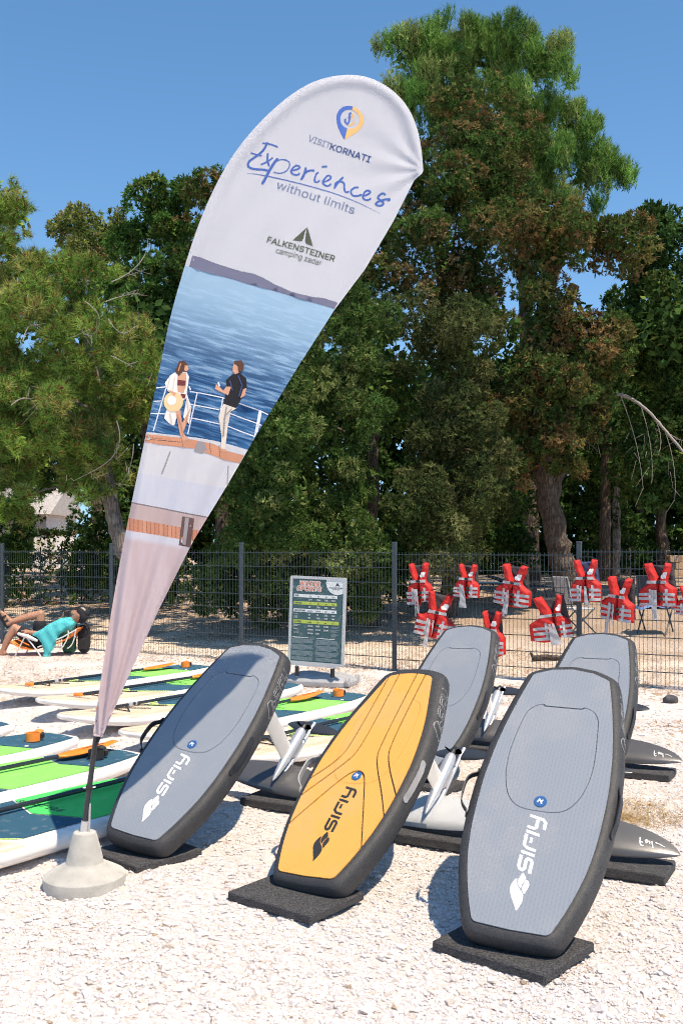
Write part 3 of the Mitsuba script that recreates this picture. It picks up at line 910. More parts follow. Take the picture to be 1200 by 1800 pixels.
def logo_shapes():
    """Leaf mark and the word, along +x; letters one unit high."""
    S = strokes([[(1.25, 0.93), (0.30, 0.93), (0.10, 0.80), (0.08, 0.62), (0.25, 0.50), (0.95, 0.50), (1.12, 0.40), (1.12, 0.20), (0.95, 0.07), (0.0, 0.07)]], 0.24)
    I = strokes([[(0.12, 0), (0.12, 1.0)]], 0.24)
    Fl = unary_union([strokes([[(0.12, 0), (0.12, 0.66), (0.32, 0.92), (1.25, 0.92)]], 0.24), strokes([[(0.62, 0.50), (1.1, 0.50)]], 0.2)])
    Y = strokes([[(0.12, 1.0), (0.12, 0.50), (0.28, 0.36), (1.12, 0.36)], [(1.12, 1.0), (1.12, -0.02), (0.92, -0.22), (0.30, -0.22)]], 0.24)
    out, x = [], 0.0
    for g, adv in ((S, 1.42), (I, 0.44), (Fl, 1.38), (I, 0.42), (Y, 1.3)):
        out.append(shapely.affinity.translate(g, x, 0)); x += adv
    word = shapely.affinity.affine_transform(unary_union(out), [1, 0.22, 0, 1, 0, 0])

    def leaf(*pts):
        """A closed leaf outline, drawn beside the word's first letter and rounded."""
        p = np.array([((x - 505) * 0.295 - (y - 950) * 0.955, -(x - 505) * 0.955 - (y - 950) * 0.295) for x, y in pts]) * [0.00634, 0.00714]
        p[:, 1] += 0.5
        for _ in range(3):
            n_ = np.roll(p, -1, 0)
            p = np.stack([p * 0.75 + n_ * 0.25, p * 0.25 + n_ * 0.75], 1).reshape(-1, 2)
        return Polygon(p).buffer(0)
    a = leaf((372, 1435), (376, 1400), (352, 1250), (344, 1150), (385, 1060), (442, 1005), (425, 1080), (435, 1140), (470, 1210), (462, 1300), (400, 1400))
    b = leaf((458, 1160), (430, 1090), (450, 1020), (508, 940), (516, 985), (528, 1035), (480, 1090), (462, 1130))
    c = leaf((478, 1238), (462, 1150), (500, 1080), (532, 1040), (548, 1080), (540, 1130), (498, 1195))
    return unary_union([a, b, c]), word


LEAF, WORD = logo_shapes()
LETTER = 0.068                                   # letter height, metres


def logo_mesh(g, u0, v0, z):
    """x along the board towards the tail, letter tops to the left."""
    P, f = flat(g, 0.2)
    m = slab(g, 0.001 / LETTER, 0.25)
    v = np.array(m.vertices)
    return tm(np.c_[v0 - v[:, 1] * LETTER * 0.86, u0 + v[:, 0] * LETTER * 0.80, z + v[:, 2] * LETTER], m.faces)


def rail_logo(sh, u0, u1):
    g = shapely.affinity.scale(unary_union([LEAF, WORD]), 1, 1)
    x0, y0, x1, y1 = g.bounds
    thin = g.difference(g.buffer(-0.07))          # outlined letters
    P, f = flat(thin, 0.25)
    V = []
    for x, y in P:
        p, n = sh.rail(u0 + (x - x0) / (x1 - x0) * (u1 - u0), 0.80 - 0.52 * (y - y0) / (y1 - y0))
        V.append(p + n * 0.0012)
    return tm(np.array(V), f)


HATCH = LineString(curve([(-0.095, 1.128), (-0.155, 1.085), (-0.176, 1.0), (-0.178, 0.70), (-0.10, 0.560), (0.0, 0.545), (0.10, 0.560), (0.178, 0.70), (0.176, 1.0), (0.16, 1.085), (0.095, 1.132)], 80))
TABS = LineString([(-0.095, 1.128), (-0.085, 1.118), (0.085, 1.122), (0.095, 1.132)])
GROOVE = unary_union([HATCH.buffer(0.0016, cap_style='flat'), TABS.buffer(0.0032)])
OL = [[(-0.135, 1.40), (-0.138, 0.82), (-0.160, 0.69), (-0.30, 0.52)], [(-0.078, 1.40), (-0.066, 0.77), (-0.11, 0.67), (-0.30, 0.40)], [(-0.28, 0.20), (-0.116, 0.515), (-0.035, 0.632), (0.03, 0.62), (0.074, 0.53), (0.23, 0.17)],
      [(0.035, 1.40), (0.041, 0.81), (0.06, 0.70), (0.19, 0.50), (0.30, 0.30)], [(0.09, 1.40), (0.097, 0.81), (0.13, 0.70), (0.29, 0.47)]]


def PCH(l):
    """Polyline with rounded corners."""
    p = np.array(l, float)
    for _ in range(4):
        q = [p[0]]
        for a, b in zip(p[:-1], p[1:]):
            q += [a * 0.75 + b * 0.25, a * 0.25 + b * 0.75]
        p = np.array(q + [p[-1]])
    return p


LINES = unary_union([LineString(PCH(l)).buffer(0.0042) for l in OL])


def strap_mesh(sh, side, out, half=0.125, uc=0.61, w=0.034):
    """A carrying strap along the rail: two tabs on the foam and a band standing off between them."""
    rings = []
    for s in np.linspace(-1, 1, 33):
        u = uc + s * half
        p, n = sh.rail(u, 0.36)
        p2, n2 = sh.rail(u, 0.52)
        lift = 0.004 + out * max(0.0, 1 - (abs(s) / 0.78) ** 4) if abs(s) < 0.78 else 0.004
        ax = nrm(p2 - p)
        c = p + n * lift
        end = 1 - max(0, (abs(s) - 0.9) / 0.1) ** 2 * 0.6
        rings.append([c + ax * w / 2 * end + n * 0.003, c - ax * w / 2 * end + n * 0.003, c - ax * w / 2 * end - n * 0.003, c + ax * w / 2 * end - n * 0.003])
    m = loft(rings)
    if side < 0:
        v = np.array(m.vertices); v[:, 0] *= -1
        m = tm(v, m.faces[:, ::-1])
    return m


def wing(span, chord, sweep, droop, tipc, n=25, thick=0.13):
    prof = [(0, 0), (0.06, 0.38), (0.2, 0.5), (0.45, 0.45), (0.75, 0.2), (1, 0.02), (0.75, -0.1), (0.4, -0.25), (0.15, -0.28), (0.04, -0.18)]
    rings = []
    for s in np.sin(np.linspace(-np.pi / 2, np.pi / 2, n)):
        c = chord * max(0.04, (1 - abs(s) ** 2.4) ** 0.62 * (1 - tipc * abs(s)))
        y0 = sweep * s * s + 0.35 * (chord - c) * 0.6
        rings.append([(s * span / 2, y0 + x * c, -droop * s * s + z * c * thick * 2) for x, z in prof])
    return loft(rings)


def pod(u0, u1, r):
    L = u1 - u0
    prof = [(0.003, 0), (0.010, 0.02), (0.020, 0.07), (0.029, 0.14), (0.034, 0.22), (0.037, 0.30), (0.037, L - 0.06), (0.034, L - 0.02), (0.026, L)]
    m = lathe([(a * r / 0.036, b) for a, b in prof], 20)
    v = np.array(m.vertices)
    return tm(np.c_[v[:, 0], v[:, 2], v[:, 1]], m.faces[:, ::-1])


def foil_board(pose, label, pad='pad_grey', wing_m='wing_dark', logo='logo_white', strap='strap_black', span=0.98, orange=False):
    X, Y, Z0, psi, th, ph, M, un, ur = pose
    sh = ORANGE_SHELL if orange else GREY_SHELL
    h, r_ = np.array([math.sin(psi), math.cos(psi), 0]), np.array([math.cos(psi), -math.sin(psi), 0])
    up = np.array([0, 0, 1.0])
    u, n = h * math.cos(th) + up * math.sin(th), -h * math.sin(th) + up * math.cos(th)
    v = r_ * math.cos(ph) + n * math.sin(ph)
    w = np.cross(v, u)
    Fm = frame([X, Y, Z0], v, u, w)
    t = thing('foil_board', label, 'foil board', 'electric foil boards leaning on the gravel')
    A = lambda name, mesh, m, par=t, **k: add(name, mesh, m, par, to=Fm, **k)  # noqa: E731
    A('hull', sh.hull, None)
    gap = unary_union([LINES, HATCH.buffer(0.0009, cap_style='flat')]) if orange else GROOVE
    deck = sh.pad.difference(gap)
    ps = polys(deck)
    big = sorted(ps, key=lambda g: -g.area)
    if orange:
        m = cat_([slab(g, 0.006, 0.06) for g in ps if g.area > 1e-4])
        A('deck_pad', m, pad, uv=np.array(m.vertices)[:, :2])
    else:
        for nm, g in zip(('deck_pad', 'hatch_pad'), big[:2]):
            m = slab(g, 0.006, 0.06)
            A(nm, m, pad, uv=np.array(m.vertices)[:, :2])
    lm = [logo_mesh(g, 0.245, 0.030, 0.0065) for g in polys(LEAF) + polys(WORD)]
    A('lettering', cat_(lm), logo)
    disc = lathe([(0.0, 0.006), (0.028, 0.006), (0.028, 0.009), (0.026, 0.0105), (0.0, 0.0105)], 28)
    k = A('emblem_disc', move(disc, frame([0, 0.592, 0], [1, 0, 0], [0, 1, 0], [0, 0, 1])), 'disc_blue', smooth=30)
    gl = cat_([slab(strokes([[(-0.012, -0.006), (-0.004, 0.010), (0.003, -0.002), (0.011, 0.008)]], 0.006), 0.0012, 0.02), slab(Point(0.006, -0.009).buffer(0.004, 6), 0.0012, 0.02)])
    A('glyph', move(gl, frame([0, 0.592, 0.0107], [1, 0, 0], [0, 1, 0], [0, 0, 1])), 'logo_white', k)
    A('rail_lettering', rail_logo(sh, 0.90, 1.235), 'rail_print')
    A('carry_strap', strap_mesh(sh, 1, 0.012), strap, smooth=40)
    A('carry_strap', strap_mesh(sh, -1, 0.040), strap, smooth=40)
    # mast, motor pod, wings
    uc = un + 0.42 * (ur - un)
    ms = []
    for d in (-0.125, -M + 0.02):
        c = 0.125
        ring = [(0.0085 * math.sin(a) * (1 if abs(math.cos(a)) < 0.99 else 0.2), uc + 0.03 + c / 2 * math.cos(a), d) for a in np.linspace(0, 2 * np.pi, 16, endpoint=False)]
        ms.append(ring)
    A('mast', loft(ms), 'mast_grey', smooth=50)
    A('mast_plate', bx(0.10, 0.20, 0.02, (0, uc + 0.03, -0.142), 0.004), 'hull_foam')
    A('motor_pod', move(pod(un, ur, 0.034), frame([0, un, -M], [1, 0, 0], [0, 1, 0], [0, 0, 1])), 'alloy', smooth=40)
    pr = [lathe([(0.0, -0.01), (0.020, -0.01), (0.022, 0.02), (0.014, 0.05), (0.0, 0.06)], 14)]
    for k3 in range(3):
        a = k3 * 2 * np.pi / 3
        bl = wing(0.055, 0.032, 0.0, 0.0, 0.2, 7, 0.08)
        bl.apply_transform(trimesh.transformations.rotation_matrix(0.6, [1, 0, 0]))
        bl.apply_translation([0.036, -0.02, 0.0])
        v_ = np.array(bl.vertices)
        bl = tm(np.c_[v_[:, 0] * math.cos(a) - v_[:, 2] * math.sin(a), v_[:, 0] * math.sin(a) + v_[:, 2] * math.cos(a), v_[:, 1] + 0.02], bl.faces)
        pr.append(bl)
    prop = cat_(pr)
    v_ = np.array(prop.vertices)
    A('propeller', tm(np.c_[v_[:, 0], ur + 0.01 + v_[:, 2], v_[:, 1] - M], prop.faces[:, ::-1]), 'black_plastic')
    A('front_wing', move(wing(span, 0.235, 0.045, 0.035, 0.12), frame([0, un - 0.045, -M - 0.072], [1, 0, 0], [0, 1, 0], [0, 0, 1])), wing_m, smooth=50)
    tail = cat_([tube([(0, un + 0.08, -M - 0.070), (0, un + 0.20, -M - 0.078), (0, ur + 0.13, -M - 0.082)], [0.018, 0.014, 0.012], 12), bx(0.03, 0.14, 0.05, (0, un + 0.30, -M - 0.045), 0.008)])
    A('fuselage', tail, 'alloy', smooth=40)
    A('rear_wing', move(wing(0.40, 0.095, 0.03, 0.015, 0.15), frame([0, ur + 0.04, -M - 0.085], [1, 0, 0], [0, 1, 0], [0, 0, 1])), 'wing_tail', smooth=50)
    if wing_m == 'wing_dark':                       # small white script near the wing's right tip
        g = strokes([[(0.0, 0.0), (0.10, 0.62), (0.30, 0.85), (0.55, 0.80)], [(0.05, 0.42), (0.42, 0.50)], [(0.62, 0.2), (0.80, 0.46), (0.98, 0.22), (0.80, 0.08), (0.64, 0.2)], [(1.12, 0.1), (1.2, 0.52)], [(1.38, 0.08), (1.62, 0.9)], [(1.8, 0.1), (2.4, 0.16), (2.9, 0.34)]], 0.13)
        P, f = flat(g, 0.1)
        s = 0.60 + P[:, 0] * 0.085
        c = 0.235 * (1 - s ** 2.4) ** 0.62 * (1 - 0.12 * s)
        x = 0.62 - 0.34 * P[:, 1]
        z = np.interp(x, [0.06, 0.2, 0.45, 0.75, 1.0], [0.38, 0.5, 0.45, 0.2, 0.02]) * c * 0.26
        q = np.c_[s * span / 2, un - 0.045 + 0.045 * s * s + 0.21 * (0.235 - c) + x * c, -M - 0.072 - 0.035 * s * s + z + 0.0025]
        A('wing_lettering', tm(q, f), 'print_white')
    return Fm


def foam_pad(c, yaw, label, sx=0.46, sy=0.30, h=0.040, z=0.0):
    m = bx(sx, sy, h, (0, 0, h / 2 - 0.004), 0.006)
    R = frame([c[0], c[1], z], [math.cos(yaw), math.sin(yaw), 0], [-math.sin(yaw), math.cos(yaw), 0], [0, 0, 1])
    tag(add('foam_pad', move(m, R), 'foam_pad_mat'), label, 'foam pad', 'dark foam pads under the boards')


def under(Fm, u, w, dv=0.0):
    return (Fm @ np.array([dv, u, w, 1.0]))[:3]


B1 = foil_board((-1.0742, 5.1411, 0.1461, 0.5925, 0.7108, -0.1121, 0.8334, 0.9858, 1.4029), 'grey foil board with the pointed flag shadow across its deck, beside the concrete flag base')
B2 = foil_board((-0.1677, 4.594, 0.1133, 0.5563, 0.6591, 0.0829, 0.648, 0.9014, 1.3308), 'orange foil board with thin black deck lines, in the middle', 'pad_orange', 'wing_light', 'logo_black', 'strap_grey', orange=True)
B3 = foil_board((0.6573, 3.8916, 0.1343, 0.4676, 0.7237, -0.052, 0.8196, 0.972, 1.382), 'large grey foil board nearest the camera, at the right')
B4 = foil_board((0.4927, 6.7802, 0.1352, 0.5085, 0.7074, 0.0044, 0.8267, 1.0157, 1.4404), 'grey foil board standing behind the orange one, life vests above its top')
B5 = foil_board((1.3416, 6.0616, 0.1347, 0.4914, 0.7095, -0.0078, 0.7926, 0.9716, 1.3816), 'grey foil board standing behind the nearest grey board, at the right')
foam_pad((0.692, 4.016), -0.70, 'foam pad under the nose of the nearest grey board', 0.51, 0.41)
foam_pad((-0.211, 4.60), -0.665, 'foam pad under the nose of the orange board', 0.50, 0.39)
foam_pad((-1.03, 5.25), -0.75, 'foam pad under the nose of the board beside the concrete flag base', 0.42, 0.42)
for Fm, u, M, lab, dv in ((B1, 0.986, 0.833, 'foam pad under the dark front wing of the board beside the flag base', 0.03), (B2, 0.90, 0.648, 'foam pad under the pale front wing of the orange board', 0.04), (B3, 0.972, 0.82, 'foam pad under the front wing of the nearest grey board', 0.22),
                          (B4, 1.016, 0.827, 'foam pad under the front wing of the board behind the orange one', 0.0), (B5, 0.972, 0.793, 'foam pad under the front wing of the rear right board', 0.20)):
    q = under(Fm, u + 0.02, -M - 0.085, dv)
    foam_pad(q[:2], -0.5, lab, 0.46, 0.28, 0.05)
for Fm, yaw, lab in ((B4, -0.55, 'foam pad under the hidden nose of the board behind the orange one'), (B5, -0.55, 'foam pad under the hidden nose of the rear right board')):
    q = under(Fm, 0.0, -0.1)
    foam_pad((q[0] + 0.05, q[1] - 0.05), yaw, lab)

# ---------------------------------------------------------------- paddle boards, paddles, leashes
def worn(c, amt=0.10, f=40):
    def fn(p, n, uv):
        k = fbm(p.x * f, p.y * f, p.z * f, 3)
        spots = smoothstep(0.66, 0.74, noise(p.x * 23, p.y * 23, p.z * 23)) * 0.12
        return mix(mi.Color3f(c) * (1 - amt + 2 * amt * k), (0.5, 0.46, 0.42), spots)
    return fn


def wood_fn(p, n, uv):
    g = fbm(uv.x * 3 + 0.6 * noise(uv.y * 5, uv.x), uv.y * 55, 0.0, 4)
    return mix((0.66, 0.51, 0.36), (0.80, 0.68, 0.54), smoothstep(0.3, 0.7, g))


mat('sup_white', worn((0.80, 0.79, 0.77), 0.04), 0.25, clearcoat=0.5)
mat('sup_wood', wood_fn, 0.3, two=True, clearcoat=0.5)
mat('sup_navy', worn((0.024, 0.085, 0.135)), 0.75, two=True)
mat('sup_green', worn((0.22, 0.64, 0.115)), 0.7, two=True)
mat('sup_deep_green', worn((0.07, 0.60, 0.12)), 0.7, two=True)
mat('sup_lime', worn((0.52, 0.68, 0.22)), 0.7, two=True)
mat('print_dark', (0.05, 0.09, 0.08), 0.6, two=True)
mat('paddle_black', (0.02, 0.025, 0.035), 0.22, clearcoat=0.6)
mat('paddle_orange', worn((0.85, 0.25, 0.03), 0.05), 0.35)
mat('paddle_red', worn((0.62, 0.13, 0.035), 0.05), 0.35)
mat('leash_orange', worn((0.88, 0.27, 0.04), 0.05), 0.45)
mat('cord_black', (0.02, 0.02, 0.02), 0.6)
SL = 3.2
KU = np.array([0, .02, .07, .2, .5, .9, 1.4, 1.9, 2.4, 2.8, 3.0, 3.12, 3.18, 3.2])
KW = PchipInterpolator(KU, [.012, .075, .14, .225, .32, .38, .40, .40, .375, .31, .25, .185, .11, .02])
KB = PchipInterpolator(KU, [.175, .165, .145, .108, .055, .025, .012, .012, .014, .028, .04, .05, .058, .064])
KT = PchipInterpolator(KU, [.010, .030, .050, .075, .100, .118, .125, .125, .120, .105, .092, .075, .055, .02])
_sec = [(-0.72, 0.0), (-0.90, 0.10), (-0.985, 0.32), (-1.0, 0.5), (-0.985, 0.72), (-0.94, 0.90), (-0.86, 0.985), (-0.5, 1.015), (0, 1.03)]
SEC = np.array(_sec + [(-x, z) for x, z in _sec[-2::-1]])


def ztop(u, y):
    q = np.abs(y) / np.maximum(KW(u), 1e-3)
    return KB(u) + KT(u) * np.interp(q, [0, 0.5, 0.86, 0.94, 0.985, 1.0], [1.03, 1.015, 0.985, 0.90, 0.72, 0.5])


us = np.unique(np.r_[np.linspace(0, .3, 14), np.linspace(.3, 2.8, 30), np.linspace(2.8, 3.2, 14)])
SUP_HULL = mikit.ply(loft([np.c_[np.full(len(SEC), u), SEC[:, 0] * KW(u), KB(u) + SEC[:, 1] * KT(u)] for u in us]), 'sup_white', smooth=50)


def deck(u0, u1, lane=0.86, lift=0.004, t0=-1, t1=1, n=16):
    """A deck sheet between two chevron edges u = c + k |t|; t runs across the deck."""
    V, UV, F = [], [], []
    tt = np.sin(np.linspace(-np.pi / 2, np.pi / 2, 17))
    for t in tt:
        a = np.linspace(u0[0] + u0[1] * abs(t), u1[0] + u1[1] * abs(t), n)
        y = t * lane * KW(a)
        V += list(np.c_[a, y, ztop(a, y) + lift]); UV += list(np.c_[a, y])
    for i in range(16):
        for j in range(n - 1):
            q = (i * n + j, i * n + j + 1, (i + 1) * n + j + 1, (i + 1) * n + j)
            F += [(q[0], q[1], q[2]), (q[0], q[2], q[3])]
    return tm(V, F), np.array(UV)


DECK = {}
for nm, m, a in (('wood_deck', 'sup_wood', ((0.03, 0.01), (0.98, 0.42), 0.975, 0.003)), ('lime_trim', 'sup_lime', ((0.99, 0.42), (1.12, 0.30))), ('front_pad', 'sup_navy', ((1.14, 0.28), (1.72, 0.14))),
                 ('middle_pad', 'sup_green', ((1.735, 0.14), (2.50, 0.10))), ('tail_pad', 'sup_navy', ((2.515, 0.10), (3.10, -0.03)))):
    me, uv = deck(*a)
    DECK[nm] = mikit.ply(me, m, smooth=True, uv=uv)
_t = text('SUNSET 10.6', 0.05)
_t = warp(_t, lambda v: np.c_[1.84 + v[:, 1], 0.30 - v[:, 0] * 0.9, ztop(1.84 + v[:, 1], 0.30 - v[:, 0] * 0.9) + 0.0065 + v[:, 2]])
SUP_TEXT = mikit.ply(_t, 'print_dark')
bung = []
for a, b in (((0.62, -0.17), (0.88, 0.17)), ((0.62, 0.17), (0.88, -0.17)), ((0.62, -0.17), (0.62, 0.17)), ((0.88, 0.17), (1.10, -0.15))):
    p = np.linspace(a, b, 9)
    bung.append(tube(np.c_[p, ztop(p[:, 0], p[:, 1]) + 0.012], 0.005, 6))
BUNGEE = mikit.ply(cat_(bung), 'cord_black')
PLUGS = []
for uy in ((1.9, 0.2), (2.3, 0.22), (2.62, 0.2), (2.9, 0.16), (2.62, -0.2)):
    PLUGS.append(move(lathe([(0, 0), (0.016, 0), (0.014, 0.006), (0, 0.007)], 12), frame([uy[0], uy[1], float(ztop(uy[0], uy[1])) + 0.003], [1, 0, 0], [0, 1, 0], [0, 0, 1])))
PLUG = [mikit.ply(p, 'sup_white') for p in PLUGS]
LOGO = mikit.ply(warp(text('SUNSET', 0.06), lambda v: np.c_[0.40 + v[:, 1], 0.14 - v[:, 0], ztop(0.40 + v[:, 1], 0.14 - v[:, 0]) + 0.004 + v[:, 2]]), 'seam_grey')


def coil(turns=9, R=0.055, pitch=0.016, r=0.0055):
    a = np.linspace(0, 2 * np.pi * turns, turns * 16)
    return tube(np.c_[a / (2 * np.pi) * pitch - turns * pitch / 2, R * np.cos(a) * 0.6, R * 0.45 + R * 0.45 * np.sin(a)], r, 6)


def paddle_mesh():
    shaft = tube([(0.0, 0, 0.018), (1.62, 0, 0.018)], 0.0145, 12)
    return shaft


def sup(tail, heading, label, green='sup_green', paddle=None, leash=None, paddle_m='paddle_orange', flip=1):
    """tail: where the tail tip lies; heading: from nose to tail, from +y towards +x."""
    d = np.array([math.sin(heading), math.cos(heading), 0])
    n = np.array([tail[0], tail[1], 0]) - d * SL
    Fm = frame([n[0], n[1], 0.012], d, [-d[1], d[0], 0], [0, 0, 1])
    t = thing('paddle_board', label, 'paddle board', 'white rimmed paddle boards laid out on the gravel')
    add('hull', SUP_HULL, None, t, to=Fm)
    for nm, dd in DECK.items():
        add(nm, dd, green if nm == 'middle_pad' else None, t, to=Fm)
    add('lettering', SUP_TEXT, None, t, to=Fm)
    add('nose_lettering', LOGO, None, t, to=Fm)
    add('bungee', BUNGEE, None, t, to=Fm)
    for p in PLUG:
        add('deck_plug', p, None, t, to=Fm)
    if paddle:
        u0, y0, ang, lab = paddle
        z = float(ztop(1.5, 0.1)) + 0.016
        R = Fm @ frame([u0, y0, z], [math.cos(ang), math.sin(ang), 0], [-math.sin(ang), math.cos(ang), 0], [0, 0, 1])
        k = thing('paddle', lab, 'paddle', 'paddles lying on the paddle boards')
        add('shaft', move(paddle_mesh(), R), 'paddle_black', k, smooth=40)
        grip = cat_([bx(0.035, 0.115, 0.034, (-0.02, 0, 0.018), 0.012), bx(0.06, 0.034, 0.034, (0.01, 0, 0.018), 0.01)])
        add('grip', move(grip, R), paddle_m, k)
        add('collar', move(cat_([move(bx(0.05, 0.036, 0.036, (0.33, 0, 0.018), 0.006), np.eye(4)), bx(0.02, 0.034, 0.034, (0.40, 0, 0.018), 0.005)]), R), 'vest_grey', k)
        pr = []
        for s in np.linspace(0, 1, 15):
            w = 0.017 + 0.064 * math.sin(math.pi * min(1, s * 0.93) ** 0.75) ** 0.8 if s > 0 else 0.016
            if s > 0.97:
                w = 0.045
            h = 0.014 * (1 - s) + 0.003
            zc = 0.018 + 0.03 * s * s
            pr.append([(1.60 + 0.52 * s, w * math.cos(a), zc + h * math.sin(a)) for a in np.linspace(0, 2 * np.pi, 12, endpoint=False)])
        bl = add('blade', move(loft(pr), R), paddle_m, k, smooth=50)
        add('blade_print', move(bx(0.20, 0.022, 0.002, (1.93, 0.012, 0.052), 0), R), 'sup_white', k)
    if leash:
        m, lab, yy = leash
        k = thing('leash', lab, 'leash', 'coiled leashes on the board tails')
        z = float(ztop(2.86, 0)) + 0.012
        R = Fm @ frame([2.86, yy, z], [0.7, 0.7, 0], [-0.7, 0.7, 0], [0, 0, 1])
        add('coil', move(coil(), R), m, k, smooth=60)
        ring = [(0.055 * math.cos(a), 0.055 * math.sin(a), 0) for a in np.linspace(0, 2 * np.pi, 24)]
        cuff = loft([[(x * s, y * s, z_) for x, y, _ in ring[:-1]] for s, z_ in ((1, 0), (1.0, 0.06), (0.9, 0.06), (0.9, 0.0))], cap=False)
        add('cuff', move(cuff, R @ frame([-0.13, 0.02, 0], [1, 0, 0], [0, 1, 0], [0, 0, 1])), m if m != 'leash_orange' else 'cuff_mat', k, smooth=50)
        add('clip', move(bx(0.05, 0.03, 0.045, (-0.085, -0.045, 0.03), 0.008), R), 'cord_black', k)
        tail_s = curve([(0.08, 0.0, 0.01), (0.14, 0.02, 0.012), (0.22, -0.01, 0.010), (0.27, 0.0, 0.008)], 14)
        add('cord', move(tube(tail_s, 0.006, 6), R), m, k)


scene['cuff_mat'] = {'type': 'twosided', 'bsdf': {'type': 'principled', 'base_color': {'type': 'rgb', 'value': [0.88, 0.27, 0.04]}, 'roughness': 0.5}}
HD = math.radians(35.5)
rearw = [((-1.72, 12.72), 'farthest paddle board of the rear row, its orange leash by the flag', 'rear row, farthest'), ((-0.98, 11.95), 'second paddle board of the rear row, crossing behind the lower flag tip', ''), ((-0.52, 11.05), 'third paddle board of the rear row, its tail in front of the sign base', ''),
         ((0.18, 10.28), 'fourth paddle board of the rear row, its tail with orange coils beside the orange board', ''), ((0.88, 9.52), 'nearest paddle board of the rear row, its wooden nose between the two front boards', '')]
pl = ['paddle on the farthest paddle board', 'paddle on the second board of the rear row, its shaft behind the flag tip', 'paddle on the third board of the rear row', 'paddle on the fourth board of the rear row, blade near the orange coils', 'paddle on the nearest board of the rear row, behind a foil wing']
for k, (tp, lab, _) in enumerate(rearw):
    sup(tp, HD, lab, paddle=(0.52, 0.02 + 0.03 * (k % 3), 0.02 * (k % 2), pl[k]),
        leash=('leash_orange', ['orange leash on the farthest paddle board, right of the flag', None, None, 'orange leash with coils on the board tail below the sign base', None][k], 0.02) if k in (0, 3) else None)
fr = [((-2.87, 8.60), 'paddle board at the left edge with only its white tail tip in view', None, None), ((-2.17, 8.00), 'front row paddle board at the left with an orange coiled leash on its tail', None, ('leash_orange', 'orange coiled leash on the front row tail at the left edge', -0.02)),
      ((-1.53, 7.36), 'front row paddle board with a black and clear leash, crossed by the flag pole', (0.95, 0.06, 0.0, 'paddle with an orange blade on the board crossed by the flag pole'), ('cord_black', 'black and clear leash on the tail behind the flag pole', -0.02)),
      ((-0.86, 6.70), 'nearest paddle board, bright green in the flag shadow behind the concrete base', (0.98, 0.10, 0.0, 'paddle with a red orange blade in the flag shadow, behind the pole'), None)]
for k, (tp, lab, pd, le) in enumerate(fr):
    sup(tp, HD, lab, green='sup_deep_green' if k == 3 else 'sup_green', paddle=pd, leash=le, paddle_m='paddle_orange')

# ---------------------------------------------------------------- teardrop flag
FO = np.array([-1.24806, 4.82143, 0.25071])
_y, _l = math.radians(10.69), math.radians(-3.545)
FN = np.array([math.sin(_y) * math.cos(_l), -math.cos(_y) * math.cos(_l), math.sin(_l)])
FX = np.array([math.cos(_y), math.sin(_y), 0])
FZ = np.cross(FN, FX); FZ = FZ if FZ[2] > 0 else -FZ
FLEFT = [(163, 1293), (184, 1150), (205, 1020), (232, 880), (255, 770), (282, 640), (300, 555), (318, 490), (340, 420), (372, 340), (410, 272), (450, 222), (500, 175), (550, 144), (600, 132), (640, 134), (680, 152), (712, 183), (733, 228), (741, 270), (743, 300)]
FRIGHT = [(740, 306), (728, 316), (690, 390), (640, 474), (585, 547), (520, 648), (450, 763), (400, 850), (340, 950), (280, 1070), (230, 1180), (180, 1294)]


def sheet_plane(q):
    """Design-sheet coordinates of the flag's print to metres in the flag's plane."""
    q = np.atleast_2d(np.asarray(q, float))
    d = np.c_[(q[:, 0] - 600) / FOC, np.ones(len(q)), -(q[:, 1] - 965) / FOC]
    c = np.array([0, 0, EYE])
    P = c + d * (((FO - c) @ FN) / (d @ FN))[:, None] - FO
    return np.c_[P @ FX, P @ FZ]


EDGE = LineString(sheet_plane(curve(FLEFT, 140)))
TIPP, APEX = sheet_plane([(743, 300)])[0], sheet_plane([(172, 1340)])[0]


def cloth_depth(a):
    """How far the cloth stands out of its plane: the pole sleeve, folds fanning from the foot, wrinkles at the tensioned tip, a slow billow."""
    de = shapely.distance(shapely.points(a), EDGE)
    sleeve = 0.012 * np.exp(-((de - 0.028) / 0.028) ** 2)
    rel = a - APEX
    R, ang = np.linalg.norm(rel, axis=1), np.arctan2(rel[:, 0], rel[:, 1])
    folds = (0.016 * np.sin(ang * 42 + 0.6) + 0.008 * np.sin(ang * 88 + 1)) * np.clip(R / 0.4, 0, 1) * np.clip(1.5 - R / 1.5, 0, 1)
    rt = a - TIPP
    D, an2 = np.linalg.norm(rt, axis=1), np.arctan2(rt[:, 1], rt[:, 0])
    tip = 0.006 * np.sin(an2 * 11) * np.exp(-D / 0.25) * np.clip(D / 0.12, 0, 1)
    diag = 0.0035 * np.sin((a[:, 0] * 1.6 - a[:, 1]) * 16 + 2 * np.sin(a[:, 1] * 5)) * np.clip((R - 1.2) / 0.8, 0, 1) * np.clip(1 - (R - 2.5) / 0.5, 0, 1)
    bill = 0.05 * np.sin(np.clip((R - 0.5) / 2.7, 0, 1) * np.pi) * np.clip(de / 0.5, 0, 1)
    return sleeve + folds + tip + diag + bill


def drape(q, lift=0.0):
    a = sheet_plane(q)
    return FO + a[:, :1] * FX + a[:, 1:] * FZ + FN * (cloth_depth(a) + lift)[:, None]


def sea_line(x):
    return 469.5 + 0.298 * (x - 332)


